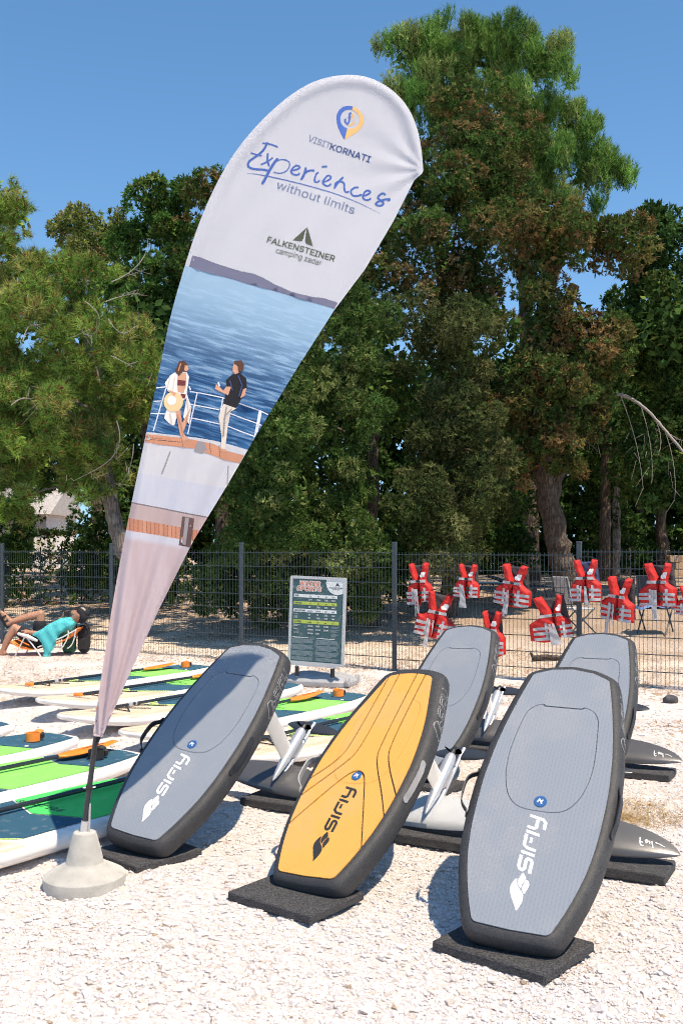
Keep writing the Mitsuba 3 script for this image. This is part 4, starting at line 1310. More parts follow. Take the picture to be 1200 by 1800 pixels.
def print_fn(p, n, uv):
    x, y = uv.x * 1000, uv.y * 1000
    white = mi.Color3f(0.53, 0.545, 0.60)
    s = y - (469.5 + 0.298 * (x - 332))                      # below the horizon of the printed sea
    along = x * 0.958 + y * 0.286
    w1 = fbm(along * 0.026, s * 0.24, 1.0, 4)
    w2 = noise(along * 0.07, s * 0.6, 4.0)
    depth = dr.clip(s / 270, 0, 1)
    sea = mix((0.30, 0.46, 0.62), (0.035, 0.125, 0.29), smoothstep(0.0, 0.85, depth))
    sea = mix(sea, (0.34, 0.50, 0.67), smoothstep(0.50, 0.72, w1 * 0.7 + w2 * 0.3) * (0.75 - 0.35 * depth))
    sea = mix(sea, (0.012, 0.045, 0.13), smoothstep(0.50, 0.30, w1) * smoothstep(0.15, 0.8, depth) * 0.8)
    c = dr.select(s > 0, sea, white)
    boat = y - (759 + 0.115 * (x - 255) + 0.0011 * dr.square(dr.maximum(x - 330, 0)))
    c = dr.select(boat > 0, mi.Color3f(0.57, 0.57, 0.61), c)
    b2 = y - (831 + 0.18 * (x - 244))
    c = dr.select(b2 > 0, mi.Color3f(0.52, 0.54, 0.62), c)
    b3 = y - (884 + 0.196 * (x - 235))
    c = dr.select(b3 > 0, mi.Color3f(0.46, 0.36, 0.36), c)
    c = dr.select(dr.abs(b3) < 1.2, mi.Color3f(0.20, 0.17, 0.18), c)
    b4 = y - (910.6 + 0.178 * (x - 227.7))
    plank = x * 0.98 - dr.floor(x * 0.98 / 7.2) * 7.2
    teak = mix((0.50, 0.22, 0.14), (0.58, 0.30, 0.20), noise(dr.floor(x * 0.98 / 7.2), 1.0))
    c = dr.select(b4 > 0, dr.select(plank < 0.9, mi.Color3f(0.24, 0.10, 0.07), teak), c)
    b5 = y - (931.5 + 0.166 * (x - 221))
    c = dr.select(b5 > 0, mi.Color3f(0.54, 0.54, 0.61), c)
    c = mix(c, mix((0.47, 0.375, 0.40), (0.56, 0.465, 0.49), fbm(x * 0.05, y * 0.006, 0.0, 3)), smoothstep(8.0, 20.0, b5))
    weave = 0.97 + 0.06 * noise(x * 1.9, y * 1.9)
    return c * weave


mat('flag_print', print_fn, 0.8, two=True, sheen=0.3, specular=0.2)
for nm, c in (('ink_navy', (0.055, 0.085, 0.22)), ('ink_blue', (0.075, 0.14, 0.42)), ('ink_pin', (0.085, 0.17, 0.52)), ('ink_amber', (0.82, 0.50, 0.20)), ('ink_grey_blue', (0.16, 0.20, 0.33)), ('ink_green', (0.085, 0.10, 0.075)), ('ink_hill', (0.17, 0.175, 0.26)),
              ('ink_skin', (0.62, 0.34, 0.23)), ('ink_hair', (0.11, 0.055, 0.04)), ('ink_robe', (0.84, 0.80, 0.78)), ('ink_maroon', (0.17, 0.045, 0.05)), ('ink_straw', (0.78, 0.58, 0.33)), ('ink_black', (0.022, 0.022, 0.027)), ('ink_cream', (0.70, 0.63, 0.55)),
              ('ink_teak', (0.56, 0.27, 0.17)), ('ink_rail', (0.70, 0.74, 0.85)), ('ink_shadow', (0.30, 0.28, 0.30)), ('ink_winch', (0.13, 0.08, 0.08))):
    mat(nm, c, 0.8, two=True, specular=0.2)

flag = thing('teardrop_flag', 'tall white teardrop flag with a sea and boat print, leaning right on a black pole', 'flag')
outline = Polygon(np.vstack([curve(FLEFT, 140), np.array(FRIGHT)]))
P, f = flat(outline, 3.4)
V = drape(P)
add('cloth', tm(V, f), 'flag_print', flag, smooth=True, uv=P / 1000)
_in = np.array(outline.buffer(-5.5).exterior.coords)


def inset(q):
    """The nearest point a pole's radius inside the cloth's edge."""
    l = LineString(_in)
    return l.interpolate(l.project(Point(q))).coords[0]


polepts = [drape([inset(q)], -0.024)[0] for q in curve(FLEFT, 60)]
low = FO + np.array([0, 0.0, -0.06])
add('pole', tube([low, FO] + polepts[:1] + polepts, np.r_[0.0135, 0.0135, 0.0125, np.linspace(0.0105, 0.004, 60)], 12), 'paddle_black', flag, smooth=60)
jt = FO + (polepts[0] - FO) * 0.44
ax = nrm(polepts[0] - FO)
add('pole_joint', tube([jt - ax * 0.012, jt + ax * 0.012], 0.0165, 12), 'cord_black', flag)
add('joint_screw', tube([jt - FX * 0.03, jt + FX * 0.03], 0.004, 6), 'alloy', flag)
add('sleeve_tie', tube([polepts[0] + ax * -0.02 + FX * 0.02 + FN * 0.01, polepts[0] - ax * 0.05 + FX * 0.012 + FN * 0.016, polepts[0] - ax * 0.10 + FX * 0.002 + FN * 0.02], 0.006, 6), 'cord_black', flag)


def ink(name, shape, m, lift=0.003, res=8.0, parent=None):
    P, f = flat(shape, res)
    if len(f):
        return add(name, tm(drape(P, lift * 0.5), f), m, parent or flag, smooth=True)


def ink_text(name, s, a, b, h, m, bold=False, lift=0.003):
    """Lettering whose baseline runs from a to b on the design sheet, capitals h high."""
    t = text(s, 1.0, bold)
    v = np.array(t.vertices)
    a, b = np.array(a, float), np.array(b, float)
    e = (b - a) / np.ptp(v[:, 0])
    up = np.array([(b - a)[1], -(b - a)[0]]); up = up / np.linalg.norm(up) * h
    v[:, 0] -= v[:, 0].min()
    q = a + v[:, :1] * e + v[:, 1:2] * up
    w = drape(q, lift * 0.5) + FN * v[:, 2:3] * 0.2
    return add(name, tm(w, t.faces), m, flag)


ink('hill_print', Polygon([(337.7, 450), (354, 453), (370.7, 460), (400, 471), (422, 478), (444, 482), (462, 490), (481, 502), (510, 515), (547, 524), (565, 526), (578, 530), (591, 534), (585, 545), (332, 469.5)]).intersection(outline.buffer(-1)), 'ink_hill')
# pin emblem: a drop in two halves round an anchor
def ZP(x, y):
    return (570 + x / 10, 170 + y / 10)


pin = Polygon(np.vstack([curve([ZP(*q) for q in ((345, 750), (255, 570), (213, 400), (225, 290), (300, 190), (420, 155), (510, 172), (610, 240), (680, 350), (685, 450), (620, 570), (520, 650), (370, 745))], 80)]))
hole = Polygon(curve([ZP(*q) for q in ((440, 222), (330, 260), (278, 370), (300, 470), (380, 540), (470, 555), (560, 520), (610, 430), (600, 330), (540, 255), (440, 222))], 60))
cut = Polygon([ZP(510, 120), ZP(345, 780), ZP(0, 780), ZP(0, 100)])
ring_ = pin.difference(hole.buffer(0))
ink('emblem', ring_.intersection(cut), 'ink_pin')
ink('emblem', ring_.difference(cut), 'ink_amber')
anch = strokes([[ZP(*q) for q in l] for l in (((470, 280), (440, 295), (440, 330), (455, 350)), ((415, 355), (445, 370)), ((455, 350), (440, 400), (410, 490)), ((355, 390), (370, 440), (410, 490)), ((385, 390), (358, 392)))], 3.0)
ink('anchor_print', anch, 'ink_pin', res=4)
anch2 = strokes([[ZP(*q) for q in l] for l in (((480, 290), (505, 310), (500, 340), (470, 350)), ((455, 375), (495, 385)), ((415, 495), (470, 490), (515, 460)), ((500, 440), (535, 440)))], 3.0)
ink('anchor_print', anch2, 'ink_amber', res=4)
ink_text('lettering', 'VISIT', (540.5, 247), (578, 261.5), 11, 'ink_grey_blue')
ink_text('lettering', 'KORNATI', (578.5, 262), (649, 285.5), 11, 'ink_navy', True)


def ZS(x, y):
    return (420 + x / 4.286, 230 + y / 4.286)


script = [[(180, 92), (225, 97), (288, 120)], [(208, 92), (185, 140), (150, 175), (100, 210), (70, 240), (68, 265), (95, 282), (150, 290), (218, 301)], [(92, 168), (165, 186)],
          [(216, 174), (214, 215), (224, 262)], [(250, 204), (205, 235), (168, 252)],
          [(286, 214), (250, 262), (215, 325), (176, 396)], [(262, 250), (295, 222), (345, 218), (378, 240), (368, 288), (320, 318), (264, 312)],
          [(392, 300), (432, 292), (456, 274), (440, 262), (405, 280), (390, 308), (412, 330), (452, 322)],
          [(500, 284), (488, 330), (468, 364)], [(486, 335), (515, 305), (560, 300)],
          [(592, 316), (570, 352), (570, 386), (602, 378)], [(628, 270), (656, 268)],
          [(632, 386), (672, 372), (690, 350), (674, 338), (644, 360), (628, 392), (648, 414), (686, 404)],
          [(778, 354), (745, 390), (716, 432)], [(722, 424), (768, 384), (788, 396), (790, 440), (802, 464), (820, 460)],
          [(892, 428), (862, 432), (840, 458), (850, 486), (888, 492), (916, 483)],
          [(930, 490), (970, 478), (986, 460), (966, 450), (936, 478), (930, 508), (954, 522), (986, 512)],
          [(1096, 478), (1052, 488), (1044, 505), (1074, 528), (1086, 548), (1062, 564), (1028, 550), (1042, 536), (1124, 524)]]
WT = [11, 16, 11, 14, 12, 20, 8, 13, 18, 15, 13, 14, 13, 15, 14, 14, 13, 15]
sc = unary_union([LineString([ZS(*q) for q in (curve(l, 24) if len(l) > 2 else l)]).buffer(w / 4.286 / 2 * 1.05) for l, w in zip(script, WT)])
ink('script_lettering', sc, 'ink_blue', res=3)
ul = curve([ZS(*q) for q in ((60, 318), (215, 342), (400, 385), (620, 445), (850, 525), (1062, 626))], 50)
wd = np.interp(np.linspace(0, 1, 50), [0, 0.15, 0.7, 1], [0.2, 0.9, 0.75, 0.15])
un_ = nrm(np.c_[-np.gradient(ul[:, 1]), np.gradient(ul[:, 0])])
ink('underline', Polygon(np.vstack([ul + un_ * wd[:, None], (ul - un_ * wd[:, None])[::-1]])).buffer(0), 'ink_blue', res=6)
ink_text('lettering', 'without limits', (484, 331), (620, 377), 14.5, 'ink_grey_blue')
ZF = ZS
tent = unary_union([Polygon([ZF(*q) for q in ((508, 732), (490, 770), (480, 815), (468, 838), (455, 842), (398, 832))]), Polygon([ZF(*q) for q in ((508, 732), (550, 878), (520, 868), (498, 858), (490, 840), (498, 775))])])
ink('tent_emblem', tent, 'ink_green', res=6)
ink_text('lettering', 'FALKENSTEINER', (467.5, 427), (585, 462), 10.5, 'ink_green', True)
ink_text('lettering', 'camping zadar', (483, 446), (562, 469), 10, 'ink_green')


def ZM(x, y):
    return (230 + x / 4.8, 600 + y / 4.8)


def fig(name, pts, m, lift=0.0055, smooth=True):
    p = [ZM(*q) for q in pts]
    g = Polygon(p).buffer(0)
    return ink(name, g.buffer(-0.4).buffer(0.8).buffer(-0.4) if smooth else g, m, lift, 6)


rails = [[(205, 395), (300, 385)], [(500, 425), (580, 437), (770, 480), (890, 522), (1080, 590), (1165, 635)], [(180, 508), (250, 505)], [(500, 530), (740, 582)], [(830, 612), (1050, 695), (1100, 720)], [(160, 610), (290, 612)], [(515, 648), (740, 700)], [(820, 722), (1035, 808)],
         [(295, 400), (190, 755)], [(558, 437), (480, 780)], [(1075, 590), (1030, 825)], [(1090, 600), (1045, 825)], [(770, 490), (745, 640)]]
ink('railing_print', unary_union([LineString([ZM(*q) for q in l]).buffer(0.95) for l in rails]).intersection(outline.buffer(-1.0)), 'ink_rail', 0.0035, 8)
teak = Polygon([ZM(*q) for q in ((125, 785), (250, 795), (430, 815), (540, 835), (700, 870), (800, 925), (950, 965), (910, 1030), (780, 1000), (640, 945), (530, 905), (250, 872), (105, 850))])
ink('deck_print', teak.intersection(outline.buffer(-1)), 'ink_teak', 0.004)
ink('deck_lines', unary_union([LineString([ZM(*q) for q in l]).buffer(0.4) for l in (((125, 805), (330, 845)), ((120, 825), (420, 850)), ((110, 840), (250, 820)), ((430, 840), (440, 890)), ((660, 860), (670, 945)), ((740, 880), (745, 975)))]), 'ink_winch', 0.0055)
fig('winch_print', ((560, 845), (610, 850), (640, 915), (600, 945), (530, 925)), 'ink_shadow', 0.0055)
fig('robe_print', ((385, 250), (330, 290), (285, 355), (310, 420), (340, 440), (280, 650), (330, 700), (365, 712), (385, 640), (440, 500), (470, 480), (440, 640), (490, 700), (510, 560), (470, 440), (490, 300), (470, 262)), 'ink_robe')
fig('skin_print', ((400, 262), (465, 270), (468, 360), (445, 440), (395, 430), (388, 340)), 'ink_skin', 0.0075)
fig('leg_print', ((375, 590), (415, 575), (432, 690), (510, 545), (490, 640), (440, 770), (485, 830), (440, 840), (415, 790)), 'ink_skin', 0.0075)
fig('swimwear_print', ((395, 325), (462, 335), (455, 378), (392, 372)), 'ink_maroon', 0.0095)
fig('swimwear_print', ((418, 442), (462, 450), (455, 485), (430, 478)), 'ink_maroon', 0.0095)
fig('hair_print', ((405, 170), (450, 165), (485, 205), (470, 262), (440, 255), (405, 295), (370, 255), (390, 215)), 'ink_hair', 0.0095)
fig('face_print', ((455, 205), (480, 205), (486, 240), (465, 258), (448, 245)), 'ink_skin', 0.0115)
ink('hat_print', shapely.affinity.scale(Point(*ZM(358, 512)).buffer(17.5), 0.97, 1.0), 'ink_straw', 0.0095, 6)
ink('hat_print', Point(*ZM(345, 500)).buffer(8), 'ink_robe', 0.0115, 6)
fig('arm_print', ((300, 405), (330, 415), (380, 440), (365, 465), (345, 440)), 'ink_skin', 0.0115)
fig('trousers_print', ((775, 530), (890, 565), (835, 600), (810, 740), (790, 925), (755, 905), (760, 800), (735, 640)), 'ink_cream')
fig('shirt_print', ((850, 285), (910, 272), (965, 320), (970, 410), (930, 480), (880, 568), (775, 530), (800, 430), (800, 330)), 'ink_black', 0.0075)
fig('arm_print', ((800, 385), (840, 390), (815, 460), (740, 425), (705, 405), (715, 365), (750, 395), (775, 420)), 'ink_skin', 0.0095)
fig('arm_print', ((940, 410), (968, 400), (955, 465), (915, 485)), 'ink_skin', 0.0095)
fig('face_print', ((860, 195), (895, 185), (905, 270), (875, 285), (852, 255)), 'ink_skin', 0.0095)
fig('hair_print', ((868, 172), (925, 168), (948, 205), (940, 255), (900, 265), (893, 215), (865, 195)), 'ink_hair', 0.0115)
fig('foot_print', ((760, 905), (798, 912), (795, 935), (755, 925)), 'ink_skin', 0.0075)
for nm, l, w, m in (('robe_fold_print', ((330, 300), (312, 380)), 1.0, 'ink_cream'), ('robe_fold_print', ((370, 300), (352, 420)), 1.0, 'ink_cream'), ('robe_fold_print', ((330, 600), (345, 690)), 1.2, 'ink_cream'), ('robe_fold_print', ((475, 500), (492, 600), (480, 670)), 1.0, 'ink_cream'),
                    ('trouser_fold_print', ((800, 560), (785, 660), (775, 800)), 1.1, 'ink_shadow'), ('trouser_fold_print', ((845, 575), (800, 620)), 0.8, 'ink_shadow'), ('shirt_fold_print', ((900, 300), (930, 380), (905, 470)), 1.0, 'ink_navy'), ('shirt_fold_print', ((830, 340), (850, 420)), 0.9, 'ink_navy'),
                    ('leg_shade_print', ((395, 620), (425, 720), (440, 790)), 0.9, 'ink_teak'), ('leg_shade_print', ((495, 580), (465, 690)), 0.8, 'ink_teak'), ('hair_shine_print', ((420, 190), (400, 250)), 1.0, 'ink_teak'), ('glass_print', ((492, 385), (500, 410)), 1.2, 'ink_rail'), ('glass_print', ((735, 355), (742, 380)), 1.4, 'ink_rail')):
    ink(nm, LineString([ZM(*q) for q in l]).buffer(w), m, 0.013, 6)
ink('handrail_print', LineString([ZM(330, 935), ZM(262, 1115)]).buffer(1.4), 'ink_shadow')
ink('handrail_print', LineString([ZM(817, 1050), ZM(808, 1200)]).buffer(0.9), 'ink_shadow')
ink('post_print', Polygon([(320, 907), (341, 911), (335, 962), (314, 958)]), 'ink_winch')
ink('post_print', Polygon([(325, 909), (332, 910), (326, 958), (320, 956)]), 'ink_shadow', 0.005)


def concrete(p, n, uv):
    k = fbm(p.x * 22, p.y * 22, p.z * 22, 4)
    pit = smoothstep(0.80, 0.88, noise(p.x * 140, p.y * 140, p.z * 140)) * 0.3
    return mix(mix((0.37, 0.36, 0.325), (0.53, 0.515, 0.47), k), (0.25, 0.24, 0.22), pit)


mat('concrete', concrete, 0.9, bump=(lambda p, n, uv: noise(p.x * 150, p.y * 150, p.z * 150) * 0.6 + fbm(p.x * 40, p.y * 40, p.z * 40, 2), 6e-4, 0.002))
prof = [(0, -0.02), (0.190, -0.02), (0.195, 0.0), (0.196, 0.038), (0.1945, 0.044), (0.190, 0.0475), (0.150, 0.070), (0.110, 0.0915), (0.094, 0.101), (0.0895, 0.107), (0.0875, 0.114), (0.072, 0.180), (0.0565, 0.240), (0.0545, 0.246), (0.050, 0.2495), (0, 0.2505)]
cb = thing('flag_base', 'grey cone shaped concrete foot holding the flag pole', 'flag base')
add('weight', move(lathe(prof, 48), frame([FO[0] + 0.005, FO[1], 0], [1, 0, 0], [0, 1, 0], [0, 0, 1])), 'concrete', cb, smooth=24)
add('socket', tube([FO + [0, 0, -0.005], FO + ax * 0.052], 0.0185, 14), 'alloy', cb, smooth=40)
add('locking_rod', tube([FO + [0.026, 0.0, -0.003], FO + [0.030, 0.0, 0.135]], 0.0055, 8), 'vest_grey', cb)

# ---------------------------------------------------------------- price board on a water-filled base
mat('alu_frame', (0.56, 0.57, 0.60), 0.35, metallic=0.3)
mat('poster_teal', worn((0.035, 0.095, 0.115), 0.05), 0.25, clearcoat=0.4)
mat('poster_white', (0.74, 0.75, 0.77), 0.4, two=True)
mat('poster_lime', (0.46, 0.55, 0.10), 0.4, two=True)
mat('poster_orange', (0.66, 0.20, 0.10), 0.4, two=True)
mat('poster_grey', (0.26, 0.32, 0.36), 0.4, two=True)
mat('poster_dark', (0.045, 0.07, 0.09), 0.4, two=True)
mat('grey_plastic', worn((0.36, 0.37, 0.385), 0.06, 12), 0.5)
sg = thing('price_board', 'framed dark teal water sports price board on a grey wheeled base, before the fence', 'sign')
yw, rl = math.radians(20), math.radians(2.0)
ex, ez = np.array([math.cos(yw), -math.sin(yw), 0]), np.array([0, 0, 1.0])
ex, ez = ex * math.cos(rl) - ez * math.sin(rl), ez * math.cos(rl) + np.array([math.cos(yw), -math.sin(yw), 0]) * math.sin(rl)
o = at(507, 1165, 11.9)
PW, PH = 0.708, 1.045
SF = frame(o, ex, ez, np.cross(ex, ez))


def S(name, m, b, par=sg, **k):
    return add(name, move(m, SF), b, par, **k)


def rect(a0, b0, a1, b1):
    """a across, b down, as fractions of the board."""
    return Polygon([(a0 * PW, PH - b0 * PH), (a1 * PW, PH - b0 * PH), (a1 * PW, PH - b1 * PH), (a0 * PW, PH - b1 * PH)])


fr_ = Polygon(box(0, 0, PW, PH).buffer(-0.02).buffer(0.02)).difference(box(0.032, 0.032, PW - 0.032, PH - 0.032))
S('frame', slab(fr_, 0.03, 0.1), 'alu_frame', smooth=30)
po = S('poster', move(slab(box(0.030, 0.030, PW - 0.030, PH - 0.030), 0.012, 0.3), frame([0, 0, 0.008], [1, 0, 0], [0, 1, 0], [0, 0, 1])), 'poster_teal')


def pflat(name, g, m, z=0.0235):
    P, f = flat(g, 0.05)
    S(name, tm(np.c_[P, np.full(len(P), z)], f), m, po)


def ptext(items, m, z=0.0255, name='lettering'):
    ms = []
    for s, a, b, h, wd, bold in items:
        t = text(s, h * PH, bold, wd * PW if wd else None)
        ms.append(move(t, frame([a * PW, PH - b * PH, z], [1, 0, 0], [0, 1, 0], [0, 0, 1])))
    S(name, cat_(ms), m, po)


pflat('emblem_field', Polygon(Point(0.845 * PW, PH - 0.06 * PH).buffer(0.20 * PW, 24).intersection(box(0, 0, PW - 0.032, PH - 0.032))), 'poster_white')
pflat('emblem', Polygon([(0.845 * PW, PH - 0.055 * PH), (0.805 * PW, PH - 0.10 * PH), (0.84 * PW, PH - 0.092 * PH), (0.89 * PW, PH - 0.10 * PH)]), 'poster_dark', 0.0255)
ptext([('FALKENSTEINER', 0.70, 0.122, 0.011, 0.24, True), ('camping zadar', 0.76, 0.138, 0.009, 0.13, False)], 'poster_dark')
sh_ = []
for s, a, b, wd in (('WATER', 0.165, 0.105, 0.37), ('SPORTS', 0.125, 0.165, 0.43)):
    t = text(s, 0.048 * PH, True, wd * PW)
    t = warp(t, lambda v: np.c_[v[:, 0] + v[:, 1] * 0.12, v[:, 1], v[:, 2]])
    sh_.append((t, a, b))
outl = unary_union([shapely.affinity.translate(unary_union([Polygon(tri) for tri in np.array(t.vertices)[t.faces][:, :, :2] if Polygon(tri).area > 1e-9]), a * PW, PH - b * PH) for t, a, b in sh_]).buffer(0.007)
pflat('title_outline', outl, 'poster_white')
S('title', cat_([move(t, frame([a * PW, PH - b * PH, 0.0265], [1, 0, 0], [0, 1, 0], [0, 0, 1])) for t, a, b in sh_]), 'poster_orange', po)
for b0, b1, a1, m in ((0.205, 0.241, 0.85, 'poster_white'), (0.288, 0.324, 0.845, 'poster_lime'), (0.371, 0.408, 0.845, 'poster_white'), (0.496, 0.536, 0.89, 'poster_lime')):
    pflat('row_bar', rect(0.075, b0, a1, b1), m)
ptext([('SUP', 0.095, 0.231, 0.018, 0.07, True), ('1h', 0.36, 0.231, 0.014, None, False), ('2h', 0.50, 0.231, 0.014, None, False), ('4h', 0.64, 0.231, 0.014, None, False), ('Day', 0.76, 0.231, 0.014, None, False),
       ('KAYAK', 0.095, 0.314, 0.018, 0.12, True), ('1h', 0.36, 0.314, 0.014, None, False), ('2h', 0.50, 0.314, 0.014, None, False), ('4h', 0.64, 0.314, 0.014, None, False), ('Day', 0.76, 0.314, 0.014, None, False),
       ('AQUAPARK', 0.090, 0.398, 0.018, 0.20, True), ('30min', 0.33, 0.398, 0.014, None, False), ('60min', 0.48, 0.398, 0.014, None, False), ('2h', 0.64, 0.398, 0.014, None, False), ('Day', 0.76, 0.398, 0.014, None, False),
       ('E-FOIL', 0.095, 0.525, 0.020, 0.13, True), ('duration', 0.33, 0.524, 0.010, None, False), ('price', 0.50, 0.524, 0.010, None, False), ('price', 0.63, 0.524, 0.010, None, False), ('info', 0.77, 0.524, 0.010, None, False)], 'poster_dark')
vals = []
for b, row in ((0.272, ('10€', '20€', '35€', '50€')), (0.355, ('8€', '15€', '25€', '40€')), (0.442, ('6€', '9€', '12€', '20€')), (0.478, ('8€', '12€', '18€', '28€')), (0.570, ('30min', '80€', '150€')), (0.610, ('60min', '150€', '280€')), (0.652, ('30min', '50€'))):
    for a, s in zip((0.34, 0.485, 0.625, 0.755), row):
        vals.append((s, a, b, 0.016, None, True))
for b, s in ((0.437, 'Ticket'), (0.462, 'Family'), (0.478, 'Group'), (0.557, 'Discovery'), (0.571, 'lesson'), (0.606, 'Private'), (0.646, 'Test ride')):
    vals.append((s, 0.085, b, 0.0115, None, False))
ptext(vals, 'poster_white')
r = np.random.default_rng(4)
ln = [rect(0.76, b, 0.76 + r.uniform(0.08, 0.145), b + 0.005) for b in (0.555, 0.566, 0.590, 0.601, 0.612, 0.636, 0.647, 0.658)]
pflat('fine_print', unary_union(ln), 'poster_grey')
ln, hd = [], []
for a0, a1 in ((0.06, 0.46), (0.50, 0.90)):
    hd.append(rect(a0, 0.694, a1 - r.uniform(0, 0.12), 0.701))
    for k, b in enumerate(np.arange(0.712, 0.955, 0.0098)):
        if k % 7 != 6:
            a = a0 + (0.0 if k % 7 else 0.0)
            ln.append(rect(a, b, a1 - (r.uniform(0, 0.03) if k % 7 != 5 else r.uniform(0.05, 0.2)), b + 0.0048))
pflat('fine_print', unary_union(ln), 'poster_grey')
pflat('fine_print_heading', unary_union(hd), 'poster_white')
# base
bc = on(563, 1201, 0)
bf = frame([bc[0], bc[1], 0.0], [ex[0], ex[1], 0], [-ex[1], ex[0], 0], [0, 0, 1])
_a = np.linspace(0, 2 * np.pi, 72, endpoint=False)
_ex = np.sign(np.cos(_a)) * np.abs(np.cos(_a)) ** 0.6
_ey = np.sign(np.sin(_a)) * np.abs(np.sin(_a)) ** 0.6
mound = loft([np.c_[0.44 * k * _ex, 0.27 * k2 * _ey, np.full(72, z) - 0.012 * np.exp(-(0.44 * k * _ex / 0.06) ** 2) * (z > 0.08)] for k, k2, z in
              ((0.98, 0.98, -0.01), (1.0, 1.0, 0.015), (1.0, 1.0, 0.045), (0.97, 0.95, 0.062), (0.90, 0.82, 0.085), (0.78, 0.62, 0.112), (0.62, 0.42, 0.132), (0.42, 0.24, 0.142), (0.15, 0.08, 0.145))])
bs = add('base', move(mound, bf), 'grey_plastic', sg, smooth=35)
add('water_cap', move(lathe([(0, 0), (0.03, 0), (0.028, 0.012), (0, 0.014)], 16), bf @ frame([-0.25, -0.12, 0.115], [1, 0, 0], [0, 1, 0], [0, 0, 1])), 'cord_black', bs)
for sx in (-1, 1):
    add('wheel', move(lathe([(0, -0.02), (0.05, -0.02), (0.055, 0), (0.05, 0.02), (0, 0.02)], 16), bf @ frame([0.41, sx * 0.17, 0.05], [0, 0, 1], [0, 1, 0], [-1, 0, 0])), 'grey_plastic', sg)
for a in (0.16, 0.80):
    p = (SF @ np.array([a * PW, 0.01, 0.015, 1]))[:3]
    q = np.array([p[0], p[1], 0.10])
    add('post', tube([q, p], 0.016, 10), 'alu_frame', sg)
    add('spring', tube([q + (p - q) * 0.05, q + (p - q) * 0.75], 0.024, 12), 'cord_black', sg)
add('clamp_rail', move(bx(PW * 0.84, 0.03, 0.03, (PW * 0.48, -0.006, 0.015), 0.004), SF), 'alu_frame', sg)

# ---------------------------------------------------------------- sunbather in a beach chair
YP = 15.35


def pp(x, y, d=0.0):
    q = at(x, y, YP)
    return np.array([q[0], YP + d, q[2]])


def skin_fn(p, n, uv):
    return mix((0.40, 0.20, 0.125), (0.50, 0.27, 0.175), fbm(p.x * 18, p.y * 18, p.z * 18, 3))


mat('skin', skin_fn, 0.55, specular=0.4)
mat('teal_cloth', cloth((0.085, 0.50, 0.53), 300, 0.10), 0.85, two=True, sheen=0.3)
mat('black_cloth', cloth((0.020, 0.021, 0.026), 300), 0.85, two=True)
mat('orange_cloth', cloth((0.78, 0.23, 0.05), 400, 0.08), 0.8, two=True)
mat('white_tube', (0.72, 0.71, 0.69), 0.35)
mat('green_bag', cloth((0.035, 0.13, 0.075), 200), 0.7, two=True)
mat('glossy_black', (0.012, 0.012, 0.014), 0.1)
pe = thing('person', 'person in black shorts and turquoise top lying in a beach chair, legs crossed', 'person')
J = {'pel': (pp(68, 1124), .125), 'belly': (pp(88, 1115), .125), 'chest': (pp(112, 1103), .135), 'neck': (pp(128, 1092), .055), 'head': (pp(139, 1080), .088), 'jaw': (pp(131, 1078), .060), 'nose': (pp(133, 1070.5), .018), 'brow': (pp(140, 1071.5), .05),
     'hn': (pp(68, 1126, -.09), .095), 'kn': (pp(30, 1103, -.10), .062), 'cn': (pp(20, 1118, -.10), .060), 'an': (pp(9, 1143, -.10), .040), 'heel': (pp(12, 1147, -.10), .035), 'tn': (pp(-5, 1148, -.12), .026),
     'hf': (pp(66, 1122, .09), .09), 'kf': (pp(69, 1080, .06), .062), 'cf': (pp(47, 1085, .03), .058), 'af': (pp(21, 1093, -.02), .042), 'hlf': (pp(15, 1097, -.03), .036), 'tf': (pp(4, 1076, -.04), .026),
     'sn': (pp(117, 1101, -.17), .060), 'en': (pp(86, 1114, -.22), .046), 'wn': (pp(60, 1110, -.20), .032), 'pn': (pp(53, 1108.5, -.20), .034),
     'sf': (pp(121, 1097, .16), .058), 'ef': (pp(105, 1092, .20), .044), 'wf': (pp(111, 1081, .06), .030), 'pf': (pp(114, 1078, .02), .032)}
for k, (dx, dy) in enumerate(((-6.5, -1.6), (-7.2, -0.6), (-7.0, 0.5), (-6.0, 1.4))):
    J[f'fn{k}'] = (pp(53 + dx, 1108.5 + dy, -.22 + 0.012 * k), .010); J[f'fa{k}'] = (pp(51, 1108 + dy * 0.8, -.22 + 0.012 * k), .012)
    J[f'ff{k}'] = (pp(118.5, 1074.5 + 2 * k, -0.01), .010); J[f'fb{k}'] = (pp(115, 1075.5 + 1.6 * k, 0.0), .012)
J['th'] = (pp(50, 1111.5, -.24), .011); J['tha'] = (pp(54, 1110, -.235), .013)
J['tf2'] = (pp(116.5, 1082.5, -.01), .011); J['tf1'] = (pp(114, 1081, 0), .013)
bones = [('pel', 'belly'), ('belly', 'chest'), ('chest', 'neck'), ('neck', 'head'), ('head', 'jaw'), ('head', 'brow'), ('brow', 'nose'), ('jaw', 'nose'), ('pel', 'hn'), ('hn', 'kn'), ('kn', 'cn'), ('cn', 'an'), ('an', 'heel'), ('heel', 'tn'), ('an', 'tn'),
         ('pel', 'hf'), ('hf', 'kf'), ('kf', 'cf'), ('cf', 'af'), ('af', 'hlf'), ('hlf', 'tf'), ('af', 'tf'), ('chest', 'sn'), ('sn', 'en'), ('en', 'wn'), ('wn', 'pn'), ('chest', 'sf'), ('sf', 'ef'), ('ef', 'wf'), ('wf', 'pf'),
         ('tha', 'th'), ('pn', 'tha'), ('tf1', 'tf2'), ('pf', 'tf1')] + [(f'fa{k}', f'fn{k}') for k in range(4)] + [('pn', f'fa{k}') for k in range(4)] + [(f'fb{k}', f'ff{k}') for k in range(4)] + [('pf', f'fb{k}') for k in range(4)]
add('body', body(J, bones, 0.018, 3), 'skin', pe, smooth=True)


